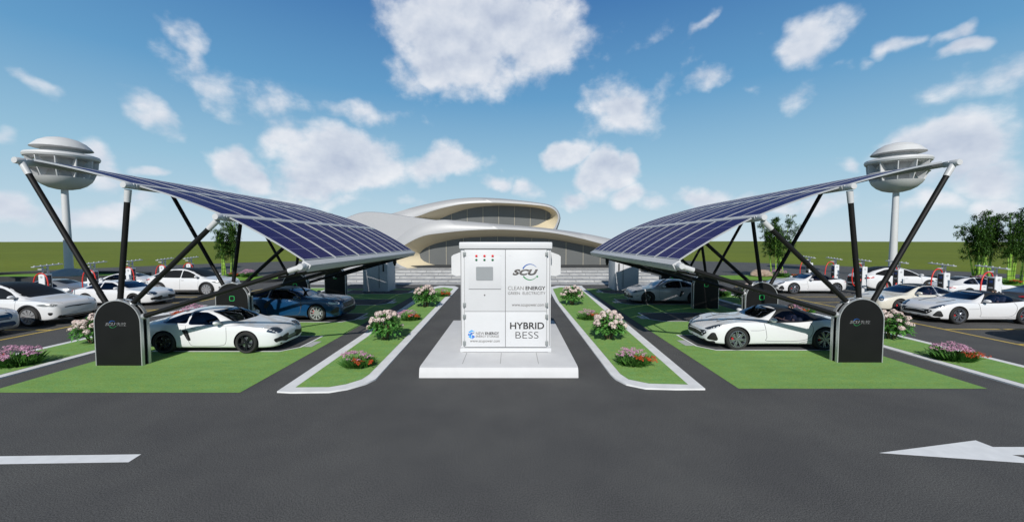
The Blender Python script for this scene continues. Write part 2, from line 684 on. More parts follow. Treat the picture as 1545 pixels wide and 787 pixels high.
M['seam'] = plain('seam', (0.09, 0.09, 0.10), 0.6)
M['interior'] = plain('interior', (0.015, 0.016, 0.022), 0.7)
M['interior_light'] = plain('interior_light', (0.12, 0.12, 0.13), 0.7)
M['car_glass'] = glass_mat('car_glass', (0.16, 0.20, 0.32), (0.75, 0.85, 1.0), 0.03)
M['car_glass_clear'] = glass_mat('car_glass_clear', (0.40, 0.44, 0.54), (0.75, 0.85, 1.0), 0.03)
M['car_glass_dark'] = plain('car_glass_dark', (0.011, 0.011, 0.011), 0.3, spec=0.2)
M['chrome'] = plain('chrome', (0.75, 0.76, 0.78), 0.12, metal=1.0)


def pchip(pts, x):
    """smooth monotone interpolation through (x, value) pairs"""
    n = len(pts)
    if x <= pts[0][0]: return pts[0][1]
    if x >= pts[-1][0]: return pts[-1][1]
    h = [pts[i + 1][0] - pts[i][0] for i in range(n - 1)]
    d = [(pts[i + 1][1] - pts[i][1]) / h[i] for i in range(n - 1)]
    m = [d[0]] + [0.0] * (n - 2) + [d[-1]]
    for i in range(1, n - 1):
        if d[i - 1] * d[i] > 0:
            w1, w2 = 2 * h[i] + h[i - 1], h[i] + 2 * h[i - 1]
            m[i] = (w1 + w2) / (w1 / d[i - 1] + w2 / d[i])
    for i in range(n - 1):
        if x <= pts[i + 1][0]:
            t = (x - pts[i][0]) / h[i]
            return ((2 * t ** 3 - 3 * t ** 2 + 1) * pts[i][1] + (t ** 3 - 2 * t * t + t) * h[i] * m[i]
                    + (-2 * t ** 3 + 3 * t * t) * pts[i + 1][1] + (t ** 3 - t * t) * h[i] * m[i + 1])


class Loft:
    def __init__(self, s):
        self.s = {k: sorted(v) if isinstance(v, list) and v and isinstance(v[0], tuple) else v for k, v in s.items()}

    def val(self, k, x):
        return pchip(self.s[k], x)

    def section(self, x, inset=0.0, floor=None):
        top, sh, zb = self.val('top', x) - inset, self.val('sh', x), self.val('zb', x)
        w = self.val('w', x) - inset
        ws = w * self.val('ws', x)
        wr = max(0.05, w * self.val('wr', x) - inset * 0.3)
        zr = sh + (top - sh) * self.val('zr', x)
        if top < sh + 0.01:
            sh = min(sh, top - 0.01)
            zr = sh + 0.006
        if floor is not None: zb = floor
        hgt = sh - zb
        P = [(0, zb), (w * 0.78, zb), (w * 0.945, zb + 0.03), (w * 0.985, zb + 0.16 * hgt + 0.01), (w, zb + 0.50 * hgt), (w * 0.5 + ws * 0.5 + 0.012, zb + 0.84 * hgt),
             (ws + 0.004, sh - 0.012), (ws, sh), (ws - 0.035, sh + 0.004), (ws * 0.5 + wr * 0.5, sh * 0.5 + zr * 0.5 - 0.0), (wr, zr), (wr * 0.82, zr + (top - zr) * 0.55), (wr * 0.45, top - (top - zr) * 0.12), (0, top)]
        return chaikin(P, 2, False)

    def mesh(self, xs, inset=0.0, floor=None):
        vs, fs = [], []
        n = None
        for x in xs:
            half = self.section(x, inset, floor)
            ring = [(x, y, z) for y, z in half] + [(x, -y, z) for y, z in half[-2:0:-1]]
            n = len(ring)
            vs += [Vector(p) for p in ring]
        for i in range(len(xs) - 1):
            for k in range(n):
                fs.append((i * n + k, i * n + (k + 1) % n, (i + 1) * n + (k + 1) % n, (i + 1) * n + k))
        fs.append(tuple(range(n - 1, -1, -1)))
        fs.append(tuple(range((len(xs) - 1) * n, len(xs) * n)))
        return vs, fs


def boolean(me, cutters):
    o = link_mesh('tmp', me)
    tmp = []
    for c in cutters:
        k = link_mesh('cut', c)
        tmp.append(k)
        md = o.modifiers.new('b', 'BOOLEAN')
        md.operation = 'DIFFERENCE'
        md.solver = 'EXACT'
        md.object = k
    dg = bpy.context.evaluated_depsgraph_get()
    dg.update()
    r = bpy.data.meshes.new_from_object(o.evaluated_get(dg))
    for k in tmp + [o]:
        bpy.data.objects.remove(k)
    return r


def proj_panel(bvh, poly, frame, lift=0.004, thick=0.014, res=0.07):
    """a shell cut to the outline poly and laid on the body; frame = (O, S, T, D)"""
    O, S, T, D = (Vector(v) for v in frame)
    n = len(poly)
    pts = [Vector(p) for p in poly]
    xs = [p.x for p in pts]; ys = [p.y for p in pts]

    def inside(x, y):
        c = False
        j = n - 1
        for i in range(n):
            if (pts[i].y > y) != (pts[j].y > y) and x < (pts[j].x - pts[i].x) * (y - pts[i].y) / (pts[j].y - pts[i].y) + pts[i].x:
                c = not c
            j = i
        return c

    def edge_d(x, y):
        q = Vector((x, y))
        best = 9
        for i in range(n):
            a, b = pts[i], pts[(i + 1) % n]
            ab = b - a
            t = max(0, min(1, (q - a).dot(ab) / max(ab.length_squared, 1e-9)))
            best = min(best, (q - a - ab * t).length)
        return best
    allp = list(pts)
    x = min(xs) + res / 2
    while x < max(xs):
        y = min(ys) + res / 2
        while y < max(ys):
            if inside(x, y) and edge_d(x, y) > res * 0.3:
                allp.append(Vector((x, y)))
            y += res
        x += res
    V, E, F, *_ = delaunay_2d_cdt([p.to_2d() if hasattr(p, 'to_2d') else p for p in allp], [(i, (i + 1) % n) for i in range(n)], [], 1, 1e-5)
    vs = []
    for p in V:
        st = O + S * p.x + T * p.y - D * 4
        h = bvh.ray_cast(st, D)
        if h[0] is None:
            q = bvh.find_nearest(O + S * p.x + T * p.y)
            loc, nn = q[0], q[1]
        else:
            loc, nn = h[0], h[1]
        if nn.dot(D) > 0: nn = -nn
        vs.append(loc + nn * lift)
    fs = [tuple(f) for f in F]
    cnt = {}
    for f in fs:
        for i in range(len(f)):
            e = (f[i], f[(i + 1) % len(f)])
            cnt[frozenset(e)] = cnt.get(frozenset(e), []) + [e]
    b = len(vs)
    low = {}
    for k, es in cnt.items():
        if len(es) == 1:
            for i in es[0]:
                if i not in low:
                    low[i] = b + len(low)
    vs2 = vs + [None] * len(low)
    for i, j in low.items():
        vs2[j] = vs[i] + D * thick
    for k, es in cnt.items():
        if len(es) == 1:
            a, c = es[0]
            fs.append((c, a, low[a], low[c]))
    mb = MB()
    mb.add(vs2, fs)
    return mb


def proj_ring(bvh, poly, frame, wd, lift):
    """a closed moulding following the outline poly on the body"""
    O, S, T, D = (Vector(v) for v in frame)
    n = len(poly)
    cx = sum(p[0] for p in poly) / n; cz = sum(p[1] for p in poly) / n
    vs, fs = [], []
    for i in range(n):
        a, b = Vector(poly[i - 1]), Vector(poly[(i + 1) % n])
        d = (b - a).normalized()
        q = Vector((d.y, -d.x))
        if q.dot(Vector(poly[i]) - Vector((cx, cz))) < 0: q = -q
        for k in (-0.3, 0.7):
            p = Vector(poly[i]) + q * wd * k
            h = bvh.ray_cast(O + S * p.x + T * p.y - D * 4, D)
            if h[0] is None: h = bvh.find_nearest(O + S * p.x + T * p.y)
            nn = h[1] if h[1].dot(D) < 0 else -h[1]
            vs += [h[0] + nn * lift, h[0] - nn * 0.004]
    for i in range(n):
        a, b = 4 * i, 4 * ((i + 1) % n)
        fs += [(a, a + 2, b + 2, b), (a + 1, a, b, b + 1), (a + 2, a + 3, b + 3, b + 2)]
    mb = MB(); mb.add(vs, fs)
    return mb


def strip_poly(line, wd):
    """outline of a thin line of width wd"""
    L_, R_ = [], []
    n = len(line)
    for i, p in enumerate(line):
        a, b = Vector(line[max(i - 1, 0)]), Vector(line[min(i + 1, n - 1)])
        d = (b - a).normalized()
        q = Vector((-d.y, d.x)) * wd / 2
        L_.append(tuple(Vector(p) + q)); R_.append(tuple(Vector(p) - q))
    return L_ + R_[::-1]


def side_frame(s):
    return ((0, 0, 0), (1, 0, 0), (0, 0, 1), (0, -s, 0))


def angle_frame(s, deg, xe, back=False):
    """viewed from the front (or back) corner on side s; S runs towards the car's flank"""
    a = R(deg)
    fx = -1 if back else 1
    D = Vector((-fx * math.cos(a), -s * math.sin(a), 0))
    S = Vector((-fx * math.sin(a), s * math.cos(a), 0))
    return ((xe, 0, 0), S, (0, 0, 1), D)


def front_frame(back=False):
    fx = -1 if back else 1
    return ((0, 0, 0), (0, 1, 0), (0, 0, 1), (-fx, 0, 0))


TOPF = ((0, 0, 0), (1, 0, 0), (0, 1, 0), (0, 0, -1))


def make_rim(rad, wid, spokes, style, mat):
    """wheel around the y axis, outer face at +y"""
    mb = MB()
    y = wid / 2
    mb.lathe([(rad * 0.985, -y + 0.01), (rad * 0.985, y - 0.01), (rad, y + 0.004), (rad * 0.95, y + 0.006), (rad * 0.90, y - 0.012), (rad * 0.88, y - 0.05), (rad * 0.86, -y + 0.01)], 36, axis='y', cap=False)
    mb.lathe([(rad * 0.17, y - 0.06), (rad * 0.17, y - 0.022), (rad * 0.13, y - 0.012), (0.005, y - 0.010)], 18, axis='y')
    for i in range(spokes):
        a = 2 * PI * i / spokes
        offs = (0,) if style == 'single' else (-0.10, 0.10)
        for o in offs:
            ca, sa = math.cos(a), math.sin(a)
            ce, se = math.cos(a + o * 1.2), math.sin(a + o * 1.2)
            w0, w1 = (0.030, 0.022) if style == 'single' else (0.017, 0.013)
            if style == 'fan': w0, w1 = 0.016, 0.04
            p0 = Vector((ca, 0, sa)) * rad * 0.13
            p1 = Vector((ce, 0, se)) * rad * 0.93
            d = (p1 - p0).normalized()
            q = Vector((-d.z, 0, d.x))
            vs = []
            for p, w, yy in ((p0, w0, y - 0.014), (p1, w1, y - 0.002)):
                for sx, sy in ((-1, 0), (1, 0), (0.8, -0.035), (-0.8, -0.035)):
                    vs.append(p + q * (w * sx) + Vector((0, yy + sy, 0)))
            mb.add(vs, [(0, 1, 5, 4), (1, 2, 6, 5), (2, 3, 7, 6), (3, 0, 4, 7), (3, 2, 1, 0), (4, 5, 6, 7)])
    return mb.mesh('rim', mat, 30)


WHEELS = {}


def wheel_meshes(rad, wid, spokes, style, rim, cal='caliper'):
    key = (rad, wid, spokes, style, rim, cal)
    if key in WHEELS: return WHEELS[key]
    rr = rad * 0.735
    y = wid / 2
    t = MB()
    t.lathe([(rr, -y), (rad * 0.90, -y - 0.004), (rad * 0.965, -y + 0.012), (rad, -y + 0.05), (rad, y - 0.05), (rad * 0.965, y - 0.012), (rad * 0.90, y + 0.004), (rr, y - 0.004), (rr * 0.97, y - 0.03), (rr * 0.97, -y)], 40, axis='y', cap=False)
    tm = t.mesh('tyre', M['tyre'], 40)
    rm = make_rim(rr, wid, spokes, style, M[rim])
    w = MB()
    w.lathe([(rr * 0.86, y - 0.10), (0.02, y - 0.10)], 24, axis='y')
    wm = w.mesh('wheel_well', M['rim_well'], 30)
    d = MB()
    d.lathe([(rr * 0.66, y - 0.085), (rr * 0.66, y - 0.07), (rr * 0.2, y - 0.07)], 28, axis='y')
    dm = d.mesh('brake_disc', M['rim_grey'], 30)
    c = MB()
    c.box((rr * 0.52, y - 0.07, 0.02), (rr * 0.24, 0.05, rr * 0.55), None, 0.01)
    cm = c.mesh('brake_caliper', M[cal], 30)
    WHEELS[key] = (tm, rm, wm, dm, cm)
    return WHEELS[key]


def round_poly(poly, r=0.05, k=4):
    """outline with softened corners"""
    if len(poly) > 15: return list(poly)
    out = []
    n = len(poly)
    for i in range(n):
        p, a, b = Vector(poly[i]), Vector(poly[i - 1]), Vector(poly[(i + 1) % n])
        da, db = (a - p), (b - p)
        ra, rb = min(r, da.length * 0.45), min(r, db.length * 0.45)
        p0, p1 = p + da.normalized() * ra, p + db.normalized() * rb
        for j in range(k + 1):
            t = j / k
            out.append(tuple(p0 * (1 - t) ** 2 + p * 2 * t * (1 - t) + p1 * t * t))
    return out


BODIES = {}


def build_shell(key, sp):
    """body mesh with wheel openings, hollow cabin and window openings, made once per kind"""
    if key in BODIES: return BODIES[key]
    lf = Loft(sp)
    x0, x1 = lf.s['top'][0][0], lf.s['top'][-1][0]
    xs = []
    N = 56
    for i in range(N + 1):
        t = i / N
        t2 = 0.5 - 0.5 * math.cos(PI * t)
        xs.append(x0 + (x1 - x0) * (t * 0.55 + t2 * 0.45))
    vs, fs = lf.mesh(xs)
    bvh = BVHTree.FromPolygons(vs, fs)
    mb = MB(); mb.add(vs, fs)
    body = mb.mesh('body', [M['paint_white'], M['interior'], M['trim_black'], M['roof_black']], None)
    cut = []
    wb, rad = sp['wb'], sp['wr_']
    wmax = max(v for _, v in lf.s['w'])
    for sx in (1, -1):
        for sy in (1, -1):
            c = MB(); c.cur = 2
            y0, y1 = (wmax - 0.36, wmax + 0.1) if sy > 0 else (-wmax - 0.1, -wmax + 0.36)
            c.lathe([(rad + 0.045, y0), (rad + 0.045, y1)], 40, (sx * wb / 2, 0, rad - 0.005), 'y')
            c.mi = [2] * len(c.f)
            cut.append(c.mesh('c', [M['paint_white'], M['interior'], M['trim_black'], M['roof_black']], None))
    mats4 = [M['paint_white'], M['interior'], M['trim_black'], M['roof_black']]
    if sp.get('open', True):
        cx0, cx1 = sp['cabin']
        xs2 = [cx0 + (cx1 - cx0) * i / 22 for i in range(23)]
        v2, f2 = lf.mesh(xs2, 0.045, 0.34)
        c = MB(); c.add(v2, f2); c.mi = [1] * len(c.f)
        cut.append(c.mesh('c', mats4, None))
        for poly in sp['side_windows']:
            c = MB(); c.prism(round_poly(poly, 0.06), (0, 1.5, 0), (1, 0, 0), (0, 0, 1), 3.0); c.mi = [0] * len(c.f)
            cut.append(c.mesh('c', mats4, None))
        c = MB(); ws = round_poly(sp['windscreen'], 0.08)
        c.prism(ws, (sp['ws_from'], 0, 0), (0, 1, 0), (0, 0, 1), 3.0); c.mi = [0] * len(c.f)
        cut.append(c.mesh('c', mats4, None))
    body = boolean(body, cut)
    # dark roof (folding top): split along slanted planes then repaint the upper faces
    if 'soft_top' in sp:
        (ax, az), (bx, bz) = sp['soft_top']['front']     # A-pillar line in side view
        (cx, cz), (dx, dz) = sp['soft_top']['rear']
        bm = bmesh.new(); bm.from_mesh(body)
        nf = Vector((bz - az, 0, -(bx - ax))).normalized()
        nr = Vector((dz - cz, 0, -(dx - cx))).normalized()
        for co, no in (((ax, 0, az), nf), ((cx, 0, cz), nr)):
            bmesh.ops.bisect_plane(bm, geom=bm.verts[:] + bm.edges[:] + bm.faces[:], plane_co=co, plane_no=no)
        for f in bm.faces:
            p = f.calc_center_median()
            if f.material_index != 0: continue
            sh = lf.val('sh', p.x)
            if p.z > sh + 0.004 and abs(p.y) < lf.val('w', p.x) * lf.val('ws', p.x) - 0.02 and (p - Vector((ax, 0, az))).dot(nf) * sp['soft_top']['sf'] > 0 and (p - Vector((cx, 0, cz))).dot(nr) * sp['soft_top']['sr'] > 0:
                f.material_index = 3
        bm.to_mesh(body); bm.free()
    smooth(body, 32)
    BODIES[key] = (lf, bvh, body)
    return BODIES[key]


def repaint(me, slots):
    m = me.copy()
    for i, s in enumerate(slots): m.materials[i] = s
    return m


def make_car(key, sp, paint, name, label, group=None):
    lf, bvh, shell = build_shell(key, sp)
    pm = M[paint]
    t = thing(name, label, 'car', group=group)
    body = repaint(shell, [pm, M['interior'], M['trim_black'], M[sp.get('roof_mat', 'roof_black')]])
    body.name = 'car_body'
    link_mesh('body', body, t)
    gl = M[sp.get('glass', 'car_glass')]
    up = 0.002

    def panel(nm, poly, fr, mat, lift=0.005, thick=0.014, it=2, res=0.07, parent=t, label=None):
        p = proj_panel(bvh, round_poly(poly) if it else poly, fr, lift, thick, res)
        o = p.build(nm, mat, parent, 40)
        if label: o['label'] = label
        return o
    # panes
    for poly in sp['side_windows']:
        big = round_poly(poly, 0.06)
        cx = sum(p[0] for p in big) / len(big); cz = sum(p[1] for p in big) / len(big)
        big = [(cx + (a - cx) * 1.02, cz + (b - cz) * 1.03) for a, b in big]
        for s in (1, -1):
            panel('side_window', big, side_frame(s), gl, up if sp.get('open', True) else 0.009, 0.012, 0)
            if sp.get('window_trim'):
                proj_ring(bvh, big, side_frame(s), 0.022, 0.008).build('window_trim', M[sp['window_trim']], t, 40)
    ws = round_poly(sp['windscreen'], 0.08)
    cz = sum(p[1] for p in ws) / len(ws)
    panel('windscreen', [(a * 1.015, cz + (b - cz) * 1.015) for a, b in ws], front_frame(), gl, up, 0.006, 0, 0.1)
    for nm, poly, fr, mat, lf_ in sp.get('panels', []):
        if isinstance(fr, str):
            kind, *rest = fr.split(':')
            if kind == 'side':
                for s in (1, -1): panel(nm, poly, side_frame(s), M[mat], lf_)
            elif kind == 'corner':
                for s in (1, -1): panel(nm, poly, angle_frame(s, float(rest[0]), lf.s['top'][-1][0]), M[mat], lf_, 0.02, 2, 0.04)
            elif kind == 'rearcorner':
                for s in (1, -1): panel(nm, poly, angle_frame(s, float(rest[0]), lf.s['top'][0][0], True), M[mat], lf_, 0.02, 2, 0.04)
            elif kind == 'front':
                panel(nm, poly, front_frame(), M[mat], lf_, 0.02)
            elif kind == 'rear':
                panel(nm, poly, front_frame(True), M[mat], lf_, 0.02)
            elif kind == 'top':
                panel(nm, poly, TOPF, M[mat], lf_, 0.012)
    for nm, line, wd, side, mat in sp.get('lines', []):
        ln = catmull(line, 5)
        if side == 'side':
            for s in (1, -1):
                panel(nm, strip_poly(ln, wd), side_frame(s), M[mat], 0.003, 0.006, 0, 0.5)
        elif side == 'top':
            for s in (1, -1):
                panel(nm, strip_poly([(a, b * s) for a, b in ln], wd), TOPF, M[mat], 0.003, 0.006, 0, 0.5)
    # mirrors
    mx, mz = sp['mirror']
    for s in (1, -1):
        h = bvh.ray_cast(Vector((mx, s * 4, mz - 0.06)), Vector((0, -s, 0)))
        y = abs(h[0].y)
        g = MB()
        g.ellipsoid((mx - 0.01, s * (y + 0.155), mz + 0.02), (0.085, 0.125, 0.068), 16, 10)
        g.box((mx + 0.02, s * (y + 0.03), mz - 0.03), (0.07, 0.12, 0.03), None, 0.008)
        mo = g.build('wing_mirror', pm if sp.get('mirror_mat') is None else M[sp['mirror_mat']], t, 40)
    # wheels
    wb, rad, wd = sp['wb'], sp['wr_'], sp['wheel_w']
    wmax = lf.val('w', wb / 2)
    tm, rm, wm, dm, cm = wheel_meshes(rad, wd, *sp['rim'])
    for sx in (1, -1):
        for s in (1, -1):
            y = s * (lf.val('w', sx * wb / 2) - wd / 2 - 0.012)
            o = link_mesh('wheel', tm, t, (sx * wb / 2, y, rad), (0, 0, 0 if s > 0 else PI))
            link_mesh('rim', rm, o, rot=(0, 0.3 * sx, 0))
            link_mesh('wheel_well', wm, o)
            link_mesh('brake_disc', dm, o)
            link_mesh('brake_caliper', cm, o)
    # cabin
    if sp.get('open', True):
        for s in (1, -1):
            sx, sz = sp['seat']
            g = MB()
            g.box((sx, s * 0.36, sz), (0.50, 0.50, 0.16), None, 0.05)
            b_ = Matrix.Rotation(R(-18), 3, 'Y')
            g.box((sx - 0.30, s * 0.36, sz + 0.30), (0.13, 0.48, 0.62), b_, 0.05)
            g.box((sx - 0.41, s * 0.36, sz + 0.66), (0.10, 0.27, 0.18), b_, 0.04)
            g.build('seat', M['interior_light'], t, 40)
        g = MB()
        dx, dz = sp['dash']
        g.box((dx, 0, dz), (0.34, 1.30, 0.22), None, 0.07)
        g.build('dashboard', M['interior'], t, 40)
        g = MB()
        ring = [(dx - 0.27 + 0.05 * math.sin(a), 0.36 + 0.17 * math.cos(a), dz + 0.03 + 0.165 * math.sin(a)) for a in [2 * PI * i / 20 for i in range(21)]]
        g.path(ring, 0.014, 6)
        g.tube((dx - 0.1, 0.36, dz), (dx - 0.27, 0.36, dz + 0.03), 0.03)
        g.build('steering_wheel', M['interior'], t, 40)
    return t


def ellipse(cx, cy, rx, ry, n=20, rot=0.0):
    c, s = math.cos(rot), math.sin(rot)
    return [(cx + rx * math.cos(2 * PI * i / n) * c - ry * math.sin(2 * PI * i / n) * s, cy + rx * math.cos(2 * PI * i / n) * s + ry * math.sin(2 * PI * i / n) * c) for i in range(n)]


# ---- low two-seat coupe
COUPE = dict(
    wb=2.475, wr_=0.335, wheel_w=0.25, rim=(5, 'twin', 'rim_dark', 'trim_black'),
    top=[(2.13, .54), (2.09, .635), (1.97, .705), (1.72, .765), (1.35, .82), (1.0, .875), (.78, .925), (.45, 1.085), (.1, 1.225), (-.2, 1.285), (-.5, 1.29), (-.9, 1.235), (-1.3, 1.115), (-1.7, .985), (-2.0, .91), (-2.17, .86), (-2.24, .74)],
    sh=[(2.13, .47), (2.05, .60), (1.8, .745), (1.5, .83), (1.24, .86), (.9, .835), (.5, .825), (0, .825), (-.6, .85), (-1.0, .885), (-1.24, .90), (-1.6, .885), (-2.0, .83), (-2.24, .68)],
    zb=[(2.13, .22), (2.05, .17), (1.85, .145), (1.2, .14), (-1.3, .15), (-1.9, .2), (-2.15, .30), (-2.24, .38)],
    w=[(2.13, .56), (2.08, .70), (1.97, .79), (1.75, .865), (1.45, .905), (1.24, .915), (.9, .885), (.5, .872), (0, .872), (-.6, .885), (-1.0, .905), (-1.3, .915), (-1.7, .89), (-2.0, .81), (-2.15, .71), (-2.24, .58)],
    ws=[(2.13, .93), (1.6, .93), (1.24, .94), (.5, .95), (-.5, .945), (-1.3, .93), (-2.24, .92)],
    wr=[(2.13, .6), (1.4, .62), (.9, .74), (.78, .80), (.45, .74), (.1, .66), (-.3, .61), (-.8, .58), (-1.4, .55), (-2.0, .62), (-2.24, .6)],
    zr=[(2.13, .5), (1.2, .25), (.9, .55), (.7, .75), (.3, .86), (-.3, .87), (-1.0, .82), (-1.5, .72), (-2.0, .6), (-2.24, .5)],
    cabin=(-1.0, .95),
    side_windows=[[(.50, .865), (.18, 1.09), (-.12, 1.195), (-.5, 1.205), (-.56, 1.2), (-.56, .90), (-.5, .865)], [(-.62, .90), (-.62, 1.19), (-.85, 1.15), (-1.22, 1.02), (-1.38, .945), (-1.25, .92)]],
    windscreen=[(-.63, .925), (-.56, 1.10), (-.50, 1.225), (.50, 1.225), (.56, 1.10), (.63, .925), (.3, .915), (-.3, .915)], ws_from=-.15,
    mirror=(.42, .93), seat=(-.38, .48), dash=(.45, .78),
    panels=[
        ('side_vent', [(-.70, .72), (-.52, .72), (-.42, .40), (-.52, .39)], 'side', 'grille_black', .003),
        ('headlight', [(.32, .62), (.43, .705), (.60, .735), (.79, .71), (.84, .655), (.66, .59), (.45, .565)], 'corner:40', 'lamp', .006),
        ('air_intake', [(.16, .50), (.56, .46), (.74, .42), (.70, .31), (.24, .26), (.14, .34)], 'corner:28', 'grille_black', .004),
        ('splitter', [(-.62, .27), (.62, .27), (.60, .235), (-.60, .235)], 'front', 'trim_black', .006),
        ('number_plate', [(-.24, .415), (.24, .415), (.24, .335), (-.24, .335)], 'front', 'lamp_grey', .006),
        ('centre_grille', [(-.42, .34), (.42, .34), (.38, .285), (-.38, .285)], 'front', 'grille_black', .004),
        ('tail_light', [(.30, .72), (.52, .74), (.84, .76), (.86, .69), (.6, .66), (.32, .66)], 'rearcorner:30', 'lamp', .006),
        ('rear_window', [(-1.45, -.34), (-1.45, .34), (-.80, .46), (-.80, -.46)], 'top', 'car_glass_dark', .004),
        ('door_handle', [(-.44, .765), (-.28, .765), (-.28, .745), (-.44, .745)], 'side', 'seam', .006),
        ('rear_bumper_vent', [(-.5, .42), (.5, .42), (.45, .32), (-.45, .32)], 'rear', 'trim_black', .005),
    ],
    lines=[('door_seam', [(.62, .80), (.64, .6), (.62, .35), (.5, .25), (0, .22), (-.40, .24), (-.50, .4), (-.56, .6), (-.60, .84)], .010, 'side', 'seam'),
           ('bonnet_seam', [(.85, .66), (1.2, .60), (1.6, .52), (1.98, .36)], .010, 'top', 'seam')],
)

# ---- rear-engined coupe with round lamps
ROUND = dict(COUPE)
ROUND.update(
    rim=(5, 'twin', 'rim_grey'), glass='car_glass_clear',
    top=[(2.13, .50), (2.08, .60), (1.95, .67), (1.7, .735), (1.35, .815), (1.0, .885), (.78, .94), (.45, 1.095), (.1, 1.235), (-.2, 1.295), (-.5, 1.30), (-.9, 1.25), (-1.3, 1.135), (-1.7, .985), (-2.0, .87), (-2.17, .79), (-2.24, .69)],
    sh=[(2.13, .44), (2.05, .62), (1.8, .76), (1.5, .825), (1.24, .845), (.9, .835), (.5, .825), (0, .825), (-.6, .85), (-1.0, .875), (-1.24, .885), (-1.6, .86), (-2.0, .78), (-2.24, .62)],
    side_windows=[[(.50, .87), (.18, 1.10), (-.12, 1.205), (-.5, 1.215), (-.56, 1.21), (-.56, .90), (-.5, .87)], [(-.62, .90), (-.62, 1.20), (-.85, 1.165), (-1.22, 1.03), (-1.40, .935), (-1.25, .915)]],
    panels=[
        ('headlight', ellipse(.60, .665, .125, .13, 18, -.3), 'corner:46', 'lamp_white', .006),
        ('lamp_lens', ellipse(.60, .665, .095, .098, 16, -.3), 'corner:46', 'lamp', .010),
        ('air_intake', [(.22, .42), (.52, .40), (.66, .37), (.60, .29), (.26, .27), (.20, .34)], 'corner:28', 'grille_black', .004),
        ('number_plate', [(-.24, .40), (.24, .40), (.24, .32), (-.24, .32)], 'front', 'lamp_grey', .006),
        ('tail_light', [(.30, .70), (.52, .72), (.84, .74), (.86, .68), (.6, .65), (.32, .65)], 'rearcorner:30', 'lamp_red', .006),
        ('rear_window', [(-1.45, -.34), (-1.45, .34), (-.80, .46), (-.80, -.46)], 'top', 'car_glass_dark', .004),
        ('roof_panel', [(-.72, -.50), (-.72, .50), (.02, .54), (.06, 0), (.02, -.54)], 'top', 'roof_black', .004),
        ('door_handle', [(-.44, .765), (-.28, .765), (-.28, .745), (-.44, .745)], 'side', 'seam', .006),
    ],
    lines=[('door_seam', [(.62, .80), (.64, .6), (.62, .35), (.5, .25), (0, .22), (-.40, .24), (-.50, .4), (-.56, .6), (-.60, .84)], .010, 'side', 'seam'),
           ('bonnet_seam', [(.85, .62), (1.2, .58), (1.6, .50), (1.98, .36)], .010, 'top', 'seam')],
    window_trim='chrome',
)

